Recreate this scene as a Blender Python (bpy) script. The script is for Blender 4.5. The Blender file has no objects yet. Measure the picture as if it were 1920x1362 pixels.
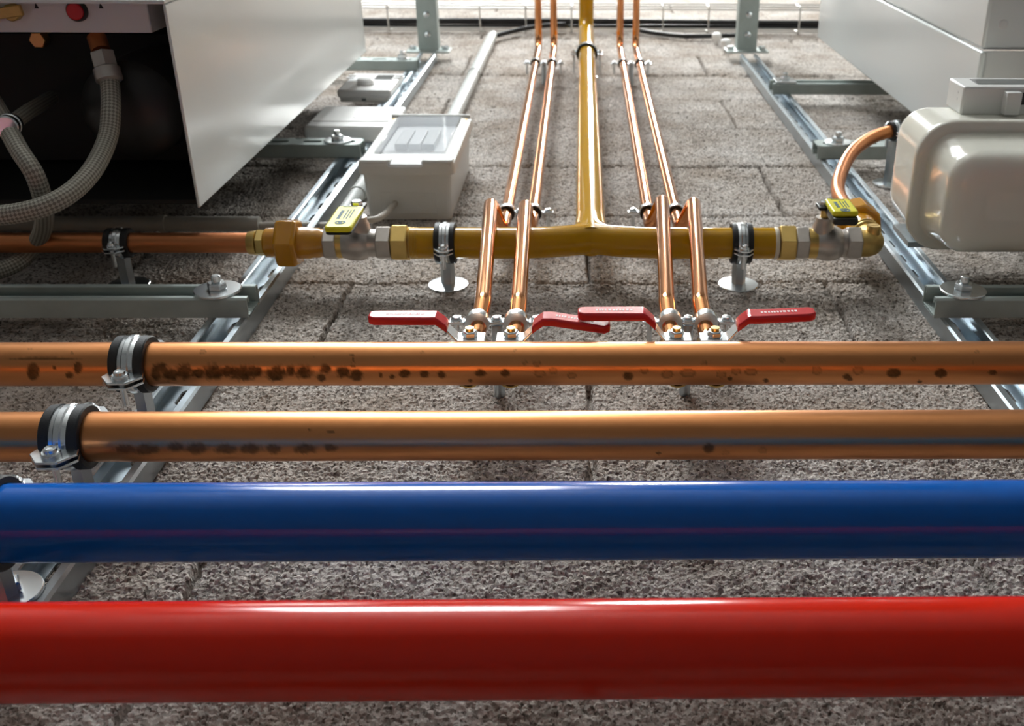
import bpy, math, random
import numpy as np
from mathutils import Vector, Matrix

random.seed(7)
SC = bpy.context.scene
COL = SC.collection
PI = math.pi

# ------------------------------------------------------------------ camera
W, H = 1920, 1362
F = 1950.0                       # focal length in pixels
CX, CY = 1131.0, 681.0           # principal point (the photo is a crop)
VX, VY = 1092.0, -285.0          # vanishing point of the vertical
HX, HY = 100000.0, 151.0         # vanishing point of the horizontal (right, up from the principal point)
HW = 0.45                        # camera to wall
Z0 = 0.70                        # camera height
CAM = Vector((0.0, -HW, Z0))
_U = Vector(((VX - CX) / F, (CY - VY) / F, -1.0)).normalized()
_R = Vector((HX / F, HY / F, -1.0))
_R = (_R - _R.dot(_U) * _U).normalized()
_Y = _U.cross(_R)
M3 = Matrix((_R, _Y, _U))        # rows: world axes in camera coordinates
cam_data = bpy.data.cameras.new('camera')
cam = bpy.data.objects.new('camera', cam_data)
COL.objects.link(cam)
cam.matrix_world = Matrix.Translation(CAM) @ M3.to_4x4()
cam_data.sensor_width = 36.0
cam_data.lens = F / W * 36.0
cam_data.shift_x = (W / 2 - CX) / W
cam_data.clip_start = 0.02
cam_data.dof.use_dof = True
cam_data.dof.focus_distance = 0.80
cam_data.dof.aperture_fstop = 13.0
SC.camera = cam
SC.view_settings.view_transform = 'Standard'
SC.view_settings.look = 'None'
SC.view_settings.gamma = 1.0
SC.view_settings.use_curve_mapping = False
SC.view_settings.exposure = 2.02
SC.cycles.use_denoising = True
SC.cycles.max_bounces = 8
SC.cycles.glossy_bounces = 5
SC.cycles.sample_clamp_indirect = 6.0

wd = bpy.data.worlds.new('world'); SC.world = wd
wd.use_nodes = True
wd.node_tree.nodes['Background'].inputs[0].default_value = (0.5, 0.55, 0.6, 1)
wd.node_tree.nodes['Background'].inputs[1].default_value = 0.15

LAMP_E = 42.0      # emission of the ceiling light panel
SKY_E = 9.6       # daylight in the skylight


def at(px, py, d):
    """point on the plane parallel to the wall, d in front of it, seen at pixel px, py"""
    c = Vector(((px - CX) / F, (CY - py) / F, -1.0))
    r = M3 @ c
    t = (HW - d) / r.y
    return CAM + r * t


def px_of(P):
    """pixel arrays of world points (n,3)"""
    m = np.array(M3)
    q = (P - np.array(CAM)) @ m
    return CX + F * q[:, 0] / -q[:, 2], CY - F * q[:, 1] / -q[:, 2]


# --------------------------------------------------------------- materials
def nodes(m):
    return m.node_tree.nodes, m.node_tree.links


def mat(name, col, rough=0.5, metal=0.0, coat=0.0, var=0.0, scale=60.0, bump=0.0, bscale=200.0, rvar=0.0, ior=1.5, stretch=None):
    m = bpy.data.materials.new(name); m.use_nodes = True
    N, L = nodes(m)
    b = N['Principled BSDF']
    b.inputs['Base Color'].default_value = (*col, 1)
    b.inputs['Roughness'].default_value = rough
    b.inputs['Metallic'].default_value = metal
    b.inputs['IOR'].default_value = ior
    b.inputs['Coat Weight'].default_value = coat
    b.inputs['Coat Roughness'].default_value = 0.06
    if var or rvar or bump:
        tc = N.new('ShaderNodeTexCoord'); mp = N.new('ShaderNodeMapping')
        L.new(tc.outputs['Object'], mp.inputs[0])
        if stretch: mp.inputs['Scale'].default_value = stretch
        n = N.new('ShaderNodeTexNoise'); n.inputs['Scale'].default_value = scale; n.inputs['Detail'].default_value = 5
        L.new(mp.outputs[0], n.inputs['Vector'])
        if var:
            mx = N.new('ShaderNodeMix'); mx.data_type = 'RGBA'
            mx.inputs[6].default_value = (*[max(0, c * (1 - var)) for c in col], 1)
            mx.inputs[7].default_value = (*[min(1, c * (1 + var)) for c in col], 1)
            L.new(n.outputs['Fac'], mx.inputs[0]); L.new(mx.outputs[2], b.inputs['Base Color'])
        if rvar:
            mr = N.new('ShaderNodeMapRange')
            mr.inputs[1].default_value = 0.3; mr.inputs[2].default_value = 0.7
            mr.inputs[3].default_value = max(0.02, rough - rvar); mr.inputs[4].default_value = rough + rvar
            L.new(n.outputs['Fac'], mr.inputs[0]); L.new(mr.outputs[0], b.inputs['Roughness'])
        if bump:
            n2 = N.new('ShaderNodeTexNoise'); n2.inputs['Scale'].default_value = bscale; n2.inputs['Detail'].default_value = 3
            L.new(mp.outputs[0], n2.inputs['Vector'])
            bp = N.new('ShaderNodeBump'); bp.inputs['Strength'].default_value = bump; bp.inputs['Distance'].default_value = 0.001
            L.new(n2.outputs['Fac'], bp.inputs['Height']); L.new(bp.outputs[0], b.inputs['Normal'])
    return m


COPPER_LIGHT = (0.83, 0.37, 0.16)
M = {}
M['red'] = mat('red_paint', (0.62, 0.013, 0.0006), 0.16, bump=0.04, bscale=90, var=0.04)
M['blue'] = mat('blue_paint', (0.0008, 0.105, 0.47), 0.16, bump=0.05, bscale=90, var=0.05)
M['gas'] = mat('gas_yellow_paint', (0.56, 0.29, 0.002), 0.12, bump=0.04, bscale=60, var=0.06)
M['mustard'] = mat('mustard_paint', (0.62, 0.27, 0.003), 0.2, coat=0.6, bump=0.25, bscale=120, var=0.08)
M['copper'] = mat('bright_copper', COPPER_LIGHT, 0.15, 1.0, var=0.06, scale=25, stretch=(1, 1, 0.2))
M['copper_dull'] = mat('tarnished_copper', (0.62, 0.24, 0.10), 0.42, 1.0, var=0.15, scale=30, rvar=0.06, stretch=(0.2, 1, 1))
M['copper_orange'] = mat('orange_copper', (0.78, 0.30, 0.11), 0.3, 0.9, var=0.12, scale=50)
M['zinc'] = mat('zinc_plated_steel', (0.78, 0.82, 0.84), 0.25, 1.0)
M['galv'] = mat('galvanised_steel', (0.50, 0.56, 0.60), 0.34, 1.0, var=0.12, scale=90, rvar=0.05)
M['galv_dull'] = mat('dull_galvanised_steel', (0.42, 0.48, 0.46), 0.5, 0.25, var=0.15, scale=60, rvar=0.06)
M['rubber'] = mat('black_rubber', (0.012, 0.012, 0.013), 0.55, bump=0.2, bscale=900)
M['nickel'] = mat('nickel_plated_brass', (0.56, 0.52, 0.48), 0.40, 0.85, var=0.12, scale=120, bump=0.1, bscale=700)
M['brass'] = mat('brass', (0.72, 0.50, 0.17), 0.32, 0.95, var=0.12, scale=100)
M['brass_dull'] = mat('cast_brass', (0.60, 0.43, 0.15), 0.45, 0.9, var=0.15, scale=150, bump=0.15, bscale=800)
M['tape'] = mat('thread_sealant', (0.80, 0.72, 0.58), 0.7, var=0.1)
M['redplastic'] = mat('red_vinyl', (0.62, 0.012, 0.018), 0.25, coat=0.3)
M['yellow'] = mat('yellow_plastic', (0.86, 0.78, 0.01), 0.3, coat=0.2)
M['black'] = mat('black_plastic', (0.015, 0.015, 0.014), 0.42)
M['print'] = mat('dark_blue_print', (0.03, 0.10, 0.14), 0.6)
M['whiteprint'] = mat('white_print', (0.85, 0.65, 0.65), 0.6)
M['enamel'] = mat('white_enamel', (0.74, 0.77, 0.76), 0.2, coat=0.1)
M['enamel_shade'] = mat('pale_grey_enamel', (0.70, 0.70, 0.69), 0.35)
M['plasticwhite'] = mat('white_plastic', (0.90, 0.90, 0.89), 0.35)
M['plasticgrey'] = mat('light_grey_plastic', (0.70, 0.70, 0.67), 0.38)
M['conduit'] = mat('grey_conduit_plastic', (0.60, 0.62, 0.60), 0.4)
M['conduit_old'] = mat('old_grey_conduit_plastic', (0.44, 0.43, 0.39), 0.5, var=0.08)
M['cream'] = mat('cream_enamel', (0.86, 0.845, 0.745), 0.16, coat=0.5)
M['indexgrey'] = mat('pale_grey_plastic', (0.74, 0.74, 0.72), 0.4)
for _k in ('red', 'blue', 'gas'):
    M[_k].node_tree.nodes['Principled BSDF'].inputs['Specular IOR Level'].default_value = 0.36
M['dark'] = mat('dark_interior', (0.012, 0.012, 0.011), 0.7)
M['cable'] = mat('black_cable', (0.018, 0.018, 0.02), 0.5)
M['wire'] = mat('bright_wire', (0.75, 0.75, 0.73), 0.35, 0.8)
M['cablegrey'] = mat('beige_cable', (0.50, 0.46, 0.40), 0.5)
M['screen'] = mat('grey_display', (0.16, 0.17, 0.17), 0.15)
M['whitepaint'] = mat('room_wall_paint', (0.55, 0.54, 0.52), 0.8, var=0.03, scale=4)
M['darkwall'] = mat('room_grey_paint', (0.10, 0.095, 0.09), 0.8, var=0.05, scale=4)
M['ceil'] = mat('ceiling_paint', (0.42, 0.41, 0.39), 0.9, var=0.03, scale=3)
M['floor'] = mat('dark_floor_coating', (0.055, 0.054, 0.052), 0.6, var=0.15, scale=8)
M['lamp_body'] = mat('lamp_body', (0.8, 0.8, 0.8), 0.4)


def emit(name, col, e):
    m = bpy.data.materials.new(name); m.use_nodes = True
    b = m.node_tree.nodes['Principled BSDF']
    b.inputs['Base Color'].default_value = (0.8, 0.8, 0.8, 1)
    b.inputs['Emission Color'].default_value = (*col, 1)
    b.inputs['Emission Strength'].default_value = e
    return m


M['lamp_light'] = emit('lit_panel', (0.98, 1.0, 0.97), LAMP_E)
M['greypaint'] = mat('room_grey_paint_light', (0.17, 0.165, 0.16), 0.8, var=0.03, scale=4)
M['daylight'] = emit('daylit_glass', (0.93, 0.98, 1.0), SKY_E)


def glass_mat():
    m = bpy.data.materials.new('clear_plastic'); m.use_nodes = True
    b = m.node_tree.nodes['Principled BSDF']
    b.inputs['Base Color'].default_value = (0.86, 0.90, 0.96, 1)
    b.inputs['Roughness'].default_value = 0.06
    b.inputs['Alpha'].default_value = 0.28
    return m


M['clear'] = glass_mat()


def stained_copper(name):
    """copper whose tarnish spots come from the mesh attribute 'stain'"""
    m = bpy.data.materials.new(name); m.use_nodes = True
    N, L = nodes(m); b = N['Principled BSDF']
    tc = N.new('ShaderNodeTexCoord'); mp = N.new('ShaderNodeMapping'); mp.inputs['Scale'].default_value = (0.12, 1, 1)
    L.new(tc.outputs['Object'], mp.inputs[0])
    n = N.new('ShaderNodeTexNoise'); n.inputs['Scale'].default_value = 70; n.inputs['Detail'].default_value = 6
    L.new(mp.outputs[0], n.inputs['Vector'])
    mx = N.new('ShaderNodeMix'); mx.data_type = 'RGBA'
    mx.inputs[6].default_value = (0.58, 0.22, 0.075, 1); mx.inputs[7].default_value = (0.82, 0.37, 0.155, 1)
    L.new(n.outputs['Fac'], mx.inputs[0])
    at_ = N.new('ShaderNodeAttribute'); at_.attribute_name = 'stain'
    n2 = N.new('ShaderNodeTexNoise'); n2.inputs['Scale'].default_value = 260; n2.inputs['Detail'].default_value = 3
    L.new(tc.outputs['Object'], n2.inputs['Vector'])
    mm = N.new('ShaderNodeMath'); mm.operation = 'MULTIPLY_ADD'; mm.inputs[1].default_value = 0.5; mm.inputs[2].default_value = 0.72
    L.new(n2.outputs['Fac'], mm.inputs[0])
    ml = N.new('ShaderNodeMath'); ml.operation = 'MULTIPLY'; ml.use_clamp = True
    L.new(at_.outputs['Fac'], ml.inputs[0]); L.new(mm.outputs[0], ml.inputs[1])
    m2 = N.new('ShaderNodeMix'); m2.data_type = 'RGBA'
    L.new(ml.outputs[0], m2.inputs[0]); L.new(mx.outputs[2], m2.inputs[6]); m2.inputs[7].default_value = (0.05, 0.030, 0.014, 1)
    L.new(m2.outputs[2], b.inputs['Base Color'])
    b.inputs['Metallic'].default_value = 1.0
    mr = N.new('ShaderNodeMapRange'); mr.inputs[3].default_value = 0.33; mr.inputs[4].default_value = 0.6
    L.new(ml.outputs[0], mr.inputs[0]); L.new(mr.outputs[0], b.inputs['Roughness'])
    return m


M['copper_stained'] = stained_copper('stained_copper')


def braid_mat():
    m = bpy.data.materials.new('steel_braid'); m.use_nodes = True
    N, L = nodes(m); b = N['Principled BSDF']
    b.inputs['Metallic'].default_value = 0.4; b.inputs['Roughness'].default_value = 0.6
    uv = N.new('ShaderNodeUVMap')
    mp = N.new('ShaderNodeMapping'); L.new(uv.outputs[0], mp.inputs[0])
    mp.inputs['Rotation'].default_value = (0, 0, PI / 4)
    ck = N.new('ShaderNodeTexChecker'); ck.inputs['Scale'].default_value = 1.0
    L.new(mp.outputs[0], ck.inputs['Vector'])
    ck.inputs[1].default_value = (0.44, 0.43, 0.37, 1); ck.inputs[2].default_value = (0.20, 0.19, 0.16, 1)
    L.new(ck.outputs[0], b.inputs['Base Color'])
    bp = N.new('ShaderNodeBump'); bp.inputs['Strength'].default_value = 0.6; bp.inputs['Distance'].default_value = 0.001
    L.new(ck.outputs['Fac'], bp.inputs['Height']); L.new(bp.outputs[0], b.inputs['Normal'])
    return m


M['braid'] = braid_mat()


def block_mat():
    m = bpy.data.materials.new('porous_concrete_block'); m.use_nodes = True
    N, L = nodes(m); b = N['Principled BSDF']
    b.inputs['Roughness'].default_value = 0.9
    b.inputs['Specular IOR Level'].default_value = 0.25
    tc = N.new('ShaderNodeTexCoord')
    vo = N.new('ShaderNodeTexVoronoi'); vo.inputs['Scale'].default_value = 300
    L.new(tc.outputs['Object'], vo.inputs['Vector'])
    nz = N.new('ShaderNodeTexNoise'); nz.inputs['Scale'].default_value = 9; nz.inputs['Detail'].default_value = 7
    L.new(tc.outputs['Object'], nz.inputs['Vector'])
    r1 = N.new('ShaderNodeValToRGB')
    e = r1.color_ramp.elements
    e[0].position = 0.0; e[0].color = (0.29, 0.268, 0.24, 1)
    e[1].position = 1.0; e[1].color = (0.68, 0.635, 0.595, 1)
    e2 = r1.color_ramp.elements.new(0.25); e2.color = (0.495, 0.455, 0.42, 1)
    sep = N.new('ShaderNodeSeparateColor'); L.new(vo.outputs['Color'], sep.inputs[0])
    L.new(sep.outputs[0], r1.inputs[0])
    r2 = N.new('ShaderNodeValToRGB')
    e = r2.color_ramp.elements
    e[0].position = 0.33; e[0].color = (0.66, 0.60, 0.54, 1)
    e[1].position = 0.66; e[1].color = (1.0, 1.0, 1.0, 1)
    L.new(nz.outputs['Fac'], r2.inputs[0])
    mx = N.new('ShaderNodeMix'); mx.data_type = 'RGBA'; mx.blend_type = 'MULTIPLY'; mx.inputs[0].default_value = 1.0
    L.new(r1.outputs[0], mx.inputs[6]); L.new(r2.outputs[0], mx.inputs[7])
    # dark grains and the shade of the pits, both put into the colour
    n3 = N.new('ShaderNodeTexNoise'); n3.inputs['Scale'].default_value = 300; n3.inputs['Detail'].default_value = 4
    L.new(tc.outputs['Object'], n3.inputs['Vector'])
    r3 = N.new('ShaderNodeValToRGB'); e = r3.color_ramp.elements
    e[0].position = 0.36; e[0].color = (0.16, 0.12, 0.10, 1)
    e[1].position = 0.46; e[1].color = (1, 1, 1, 1)
    L.new(n3.outputs['Fac'], r3.inputs[0])
    m3 = N.new('ShaderNodeMix'); m3.data_type = 'RGBA'; m3.blend_type = 'MULTIPLY'; m3.inputs[0].default_value = 0.8
    L.new(mx.outputs[2], m3.inputs[6]); L.new(r3.outputs[0], m3.inputs[7])
    L.new(m3.outputs[2], b.inputs['Base Color'])
    bp = N.new('ShaderNodeBump'); bp.inputs['Strength'].default_value = 0.7; bp.inputs['Distance'].default_value = 0.0022
    ad = N.new('ShaderNodeMath'); ad.operation = 'ADD'
    L.new(n3.outputs['Fac'], ad.inputs[0]); L.new(vo.outputs['Distance'], ad.inputs[1])
    L.new(ad.outputs[0], bp.inputs['Height']); L.new(bp.outputs[0], b.inputs['Normal'])
    return m


M['block'] = block_mat()


# ------------------------------------------------------------ mesh helpers
def perp(a):
    a = a.normalized()
    t = Vector((0, 0, 1)) if abs(a.z) < 0.9 else Vector((0, -1, 0))
    u = t.cross(a).normalized()
    return u, a.cross(u).normalized()


X, Y, Z = Vector((1, 0, 0)), Vector((0, 1, 0)), Vector((0, 0, 1))
OUT = Vector((0, -1, 0))          # out of the wall, into the room


class MB:
    def __init__(s):
        s.v, s.f, s.uv = [], [], None

    def ring_faces(s, a, b, n, closed=True):
        for i in range(n if closed else n - 1):
            j = (i + 1) % n
            s.f.append((a + i, a + j, b + j, b + i))

    def lathe(s, o, axis, prof, seg=32, capa=True, capb=True, loop=False, ph=0.0):
        """prof = [(t, r)] along the axis"""
        axis = axis.normalized(); u, w = perp(axis)
        st = []
        for t, r in prof:
            st.append(len(s.v))
            for i in range(seg):
                a = 2 * PI * i / seg + ph
                s.v.append(o + axis * t + (u * math.cos(a) + w * math.sin(a)) * r)
        for a, b in zip(st, st[1:]): s.ring_faces(a, b, seg)
        if loop: s.ring_faces(st[-1], st[0], seg)
        else:
            if capa: s.f.append(tuple(range(st[0] + seg - 1, st[0] - 1, -1)))
            if capb: s.f.append(tuple(range(st[-1], st[-1] + seg)))
        return s

    def cyl(s, a, b, r, seg=24, ch=0.0):
        d = b - a; l = d.length
        if ch: p = [(0, r - ch), (ch, r), (l - ch, r), (l, r - ch)]
        else: p = [(0, r), (l, r)]
        return s.lathe(a, d, p, seg)

    def hexa(s, a, b, af, ph=0.0, ch=0.0):
        """hexagon prism from a to b, af across the flats"""
        d = b - a; l = d.length; r = af / math.sqrt(3)
        if ch: p = [(0, r - ch), (ch, r), (l - ch, r), (l, r - ch)]
        else: p = [(0, r), (l, r)]
        return s.lathe(a, d, p, 6, ph=ph)

    def box(s, c, sx, sy, sz, ax=(X, Y, Z)):
        i0 = len(s.v)
        for dx in (-1, 1):
            for dy in (-1, 1):
                for dz in (-1, 1):
                    s.v.append(c + ax[0] * (dx * sx / 2) + ax[1] * (dy * sy / 2) + ax[2] * (dz * sz / 2))
        for q in ((0, 1, 3, 2), (4, 6, 7, 5), (0, 4, 5, 1), (2, 3, 7, 6), (0, 2, 6, 4), (1, 5, 7, 3)):
            s.f.append(tuple(i0 + k for k in q))
        return s

    def bx(s, x0, x1, d0, d1, s0, s1):
        """box by x range, distance from the wall range, height-above-camera range"""
        return s.box(Vector(((x0 + x1) / 2, -(d0 + d1) / 2, Z0 + (s0 + s1) / 2)), abs(x1 - x0), abs(d1 - d0), abs(s1 - s0))

    def prism(s, pts, o, u, w, n, h):
        """polygon pts (a,b) in the plane u,w through o, pushed h along n"""
        k = len(pts); i0 = len(s.v)
        for hh in (0, h):
            for a, b in pts: s.v.append(o + u * a + w * b + n * hh)
        s.f.append(tuple(range(i0 + k - 1, i0 - 1, -1))); s.f.append(tuple(range(i0 + k, i0 + 2 * k)))
        s.ring_faces(i0, i0 + k, k)
        return s

    def tube(s, pts, r, seg=20, cap=True, uvs=None):
        n = len(pts)
        tg = [(pts[min(i + 1, n - 1)] - pts[max(i - 1, 0)]).normalized() for i in range(n)]
        u, w = perp(tg[0]); st = []
        rr = r if isinstance(r, (list, tuple)) else [r] * n
        for i in range(n):
            if i:
                ax = tg[i - 1].cross(tg[i])
                if ax.length > 1e-9:
                    q = Matrix.Rotation(tg[i - 1].angle(tg[i]), 3, ax.normalized()); u = q @ u; w = q @ w
            st.append(len(s.v))
            for k in range(seg):
                a = 2 * PI * k / seg
                s.v.append(pts[i] + (u * math.cos(a) + w * math.sin(a)) * rr[i])
        f0 = len(s.f)
        for a, b in zip(st, st[1:]): s.ring_faces(a, b, seg)
        if uvs:
            s.uv = {}
            ln = 0.0
            for i in range(n - 1):
                l2 = ln + (pts[i + 1] - pts[i]).length
                for k in range(seg):
                    a0, a1 = k / seg * uvs[0], (k + 1) / seg * uvs[0]
                    s.uv[f0 + i * seg + k] = [(a0, ln * uvs[1]), (a1, ln * uvs[1]), (a1, l2 * uvs[1]), (a0, l2 * uvs[1])]
                ln = l2
        if cap:
            s.f.append(tuple(range(st[0] + seg - 1, st[0] - 1, -1))); s.f.append(tuple(range(st[-1], st[-1] + seg)))
        return s


LOC = {}


def obj(name, mb, m, parent=None, bevel=0.0, seg=2, loc=None, angle=35):
    """ONE mesh object; a child is stored relative to its thing's base point"""
    me = bpy.data.meshes.new(name)
    if parent is not None: L = LOC[parent.name]
    elif loc is not None: L = Vector(loc)
    else:
        L = sum(mb.v, Vector()) / len(mb.v)
    me.from_pydata([v - L for v in mb.v], [], mb.f)
    me.update()
    me.materials.append(m if not isinstance(m, str) else M[m])
    if mb.uv:
        ul = me.uv_layers.new(name='UVMap')
        for p in me.polygons:
            q = mb.uv.get(p.index)
            if q:
                for k, li in enumerate(p.loop_indices): ul.data[li].uv = q[k]
    import bmesh
    bm = bmesh.new(); bm.from_mesh(me); bmesh.ops.recalc_face_normals(bm, faces=bm.faces); bm.to_mesh(me); bm.free()
    me.polygons.foreach_set('use_smooth', [True] * len(me.polygons))
    me.set_sharp_from_angle(angle=math.radians(angle))
    o = bpy.data.objects.new(name, me); COL.objects.link(o)
    if parent is not None:
        o.parent = parent
    else:
        o.location = L
    LOC[o.name] = L
    if bevel:
        b = o.modifiers.new('bevel', 'BEVEL'); b.width = bevel; b.segments = seg; b.limit_method = 'ANGLE'; b.angle_limit = math.radians(40)
        b.harden_normals = False
    return o


def thing(name, label, cat, loc, group=None):
    o = bpy.data.objects.new(name, None); COL.objects.link(o)
    o.location = loc; o.empty_display_size = 0.02
    LOC[o.name] = Vector(loc)
    return tag(o, label, cat, group)


def tag(o, label, cat, group=None):
    o['label'] = label; o['category'] = cat
    if group: o['group'] = group
    return o


def struct(o):
    o['kind'] = 'structure'; return o


def fillet(pts, R, n=8):
    out = [pts[0]]
    for i in range(1, len(pts) - 1):
        r = R[i - 1] if isinstance(R, (list, tuple)) else R
        p = pts[i]; a = (pts[i - 1] - p); b = (pts[i + 1] - p)
        la, lb = a.length, b.length; a.normalize(); b.normalize()
        ang = a.angle(b)
        if ang > PI - 0.02: out.append(p); continue
        t = min(r / math.tan(ang / 2), la * 0.49, lb * 0.49)
        r2 = t * math.tan(ang / 2)
        c = p + (a + b).normalized() * (r2 / math.sin(ang / 2))
        s0 = p + a * t - c; s1 = p + b * t - c
        th = s0.angle(s1); ax = s0.cross(s1).normalized()
        for k in range(n + 1): out.append(c + Matrix.Rotation(th * k / n, 3, ax) @ s0)
    out.append(pts[-1])
    return out


def spline(pts, n=10):
    P = [pts[0] * 2 - pts[1]] + list(pts) + [pts[-1] * 2 - pts[-2]]
    out = []
    for i in range(1, len(P) - 2):
        for k in range(n):
            t = k / n
            a, b, c, d = P[i - 1], P[i], P[i + 1], P[i + 2]
            out.append(0.5 * (2 * b + (c - a) * t + (2 * a - 5 * b + 4 * c - d) * t * t + (3 * b - a - 3 * c + d) * t ** 3))
    out.append(pts[-1])
    return out


def rrect(w, h, r, n=5):
    p = []
    for cx, cy, a0 in ((w / 2 - r, h / 2 - r, 0), (-w / 2 + r, h / 2 - r, 90), (-w / 2 + r, -h / 2 + r, 180), (w / 2 - r, -h / 2 + r, 270)):
        for k in range(n + 1):
            a = math.radians(a0 + 90 * k / n); p.append((cx + r * math.cos(a), cy + r * math.sin(a)))
    return p


# ------------------------------------------------- the block wall and room
def vnoise(x, y, seed):
    xi = np.floor(x).astype(np.int64); yi = np.floor(y).astype(np.int64)
    fx = x - xi; fy = y - yi
    fx = fx * fx * (3 - 2 * fx); fy = fy * fy * (3 - 2 * fy)
    def h(a, b): return hsh(a, b, seed)
    return (h(xi, yi) * (1 - fx) + h(xi + 1, yi) * fx) * (1 - fy) + (h(xi, yi + 1) * (1 - fx) + h(xi + 1, yi + 1) * fx) * fy


def hsh(a, b, seed):
    n = (a * 374761393 + b * 668265263 + seed * 974634777) & 0x7fffffff
    n = ((n ^ (n >> 13)) * 1274126177) & 0x7fffffff
    n = (n ^ (n >> 16)) & 0xffffff
    return n / float(0xffffff)


def worley(x, y, seed):
    xi = np.floor(x).astype(np.int64); yi = np.floor(y).astype(np.int64)
    f1 = np.full(x.shape, 9.0); f2 = np.full(x.shape, 9.0); idv = np.zeros(x.shape)
    for dx in (-1, 0, 1):
        for dy in (-1, 0, 1):
            a, b = xi + dx, yi + dy
            d = np.hypot(a + hsh(a, b, seed) - x, b + hsh(a, b, seed + 1) - y)
            m = d < f1
            f2 = np.where(m, f1, np.minimum(f2, d)); idv = np.where(m, hsh(a, b, seed + 2), idv); f1 = np.where(m, d, f1)
    return f1, f2, idv


COURSE, BOND, S_REF, X_REF = 0.2457, 0.545, 1.118, 0.006


def build_wall():
    def seqs(parts):
        out = []
        for a, b, st in parts: out.append(np.arange(a, b, st))
        out.append(np.array([parts[-1][1]])); return np.concatenate(out)
    xs = seqs([(-2.6, -0.84, 0.04), (-0.84, -0.50, 0.004), (-0.50, 0.40, 0.00118), (0.40, 0.64, 0.004), (0.64, 2.2, 0.04)])
    ss = seqs([(-Z0, 0.36, 0.05), (0.36, 0.80, 0.00108), (0.80, 1.15, 0.0019), (1.15, 2.0, 0.0042), (2.0, 3.0, 0.008), (3.0, 5.05, 0.02)])
    GX, GS = np.meshgrid(xs, ss)
    x, s = GX.ravel(), GS.ravel()
    wob = (vnoise(x * 30, s * 30, 3) - 0.5) * 0.004 + (vnoise(x * 140, s * 140, 4) - 0.5) * 0.0030
    c = np.floor((s + wob - S_REF) / COURSE)
    ds = np.abs((s + wob - S_REF) / COURSE - np.round((s + wob - S_REF) / COURSE)) * COURSE
    off = np.where(c.astype(np.int64) % 2 == 0, X_REF, X_REF + BOND / 2)
    xr = (x + wob - off) / BOND
    dx = np.abs(xr - np.round(xr)) * BOND
    jw = 0.0012 + 0.0024 * hsh(c.astype(np.int64), np.round(xr).astype(np.int64), 21)
    gv = 1 - np.clip((dx - jw * 0.5) / 0.0022, 0, 1)
    gh = 1 - np.clip((ds - 0.0010) / 0.0045, 0, 1)
    # courses stand a little proud of one another
    lev = (hsh(c.astype(np.int64), np.floor(xr + 0.5).astype(np.int64) * 0 + 5, 9) - 0.5) * 0.003
    big = (vnoise(x * 12, s * 12, 6) - 0.5) * 0.003
    f1, f2, idv = worley(x / 0.0043 + 0.6 * vnoise(x * 300, s * 300, 31), s / 0.0043 + 0.6 * vnoise(x * 300, s * 300, 32), 11)
    g1, g2, idw = worley(x / 0.0095, s / 0.0095, 41)
    crack = 1 - np.clip((f2 - f1) / 0.30, 0, 1)
    mask = np.clip(vnoise(x * 85, s * 85, 50) * 1.9 - 0.35, 0, 1)
    pits = np.clip(1 - f1 / 0.62, 0, 1) * (idv > 0.90)
    hgt = lev + big + (idv - 0.5) * 0.0018 + (idw - 0.5) * 0.0012 - crack * (0.4 + 0.6 * mask) * 0.0030 - pits * 0.0045
    hgt = hgt * (1 - 0.75 * gv) - gv * 0.016 - gh * 0.0055
    hgt = np.minimum(hgt, 0.003)
    P = np.stack([x, -hgt, s + Z0], 1)
    ny, nx = GX.shape
    idx = np.arange(nx * ny).reshape(ny, nx)
    q = np.stack([idx[:-1, :-1], idx[:-1, 1:], idx[1:, 1:], idx[1:, :-1]], -1).reshape(-1, 4)
    me = bpy.data.meshes.new('wall_back')
    me.vertices.add(len(P)); me.vertices.foreach_set('co', P.astype(np.float32).ravel())
    me.loops.add(q.size); me.loops.foreach_set('vertex_index', q.astype(np.int32).ravel())
    me.polygons.add(len(q)); me.polygons.foreach_set('loop_start', np.arange(0, q.size, 4, dtype=np.int32))
    me.update(calc_edges=True)
    me.polygons.foreach_set('use_smooth', np.ones(len(q), bool))
    me.materials.append(M['block'])
    o = bpy.data.objects.new('wall_back', me); COL.objects.link(o); struct(o)


build_wall()
RX0, RX1, RY, RZ = -2.6, 2.2, -4.6, 5.7
struct(obj('floor', MB().box(Vector(((RX0 + RX1) / 2, RY / 2, -0.05)), RX1 - RX0 + 0.2, -RY + 0.2, 0.1), 'floor'))
struct(obj('ceiling', MB().box(Vector(((RX0 + RX1) / 2, RY / 2, RZ + 0.05)), RX1 - RX0 + 0.2, -RY + 0.2, 0.1), 'ceil'))
struct(obj('wall_left', MB().box(Vector((RX0 - 0.05, RY / 2, RZ / 2)), 0.1, -RY, RZ), 'greypaint'))
struct(obj('wall_right', MB().box(Vector((RX1 + 0.05, RY / 2, RZ / 2)), 0.1, -RY, RZ), 'greypaint'))
struct(obj('wall_front', MB().box(Vector(((RX0 + RX1) / 2, RY - 0.05, RZ / 2)), RX1 - RX0, 0.1, RZ), 'whitepaint'))
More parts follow.
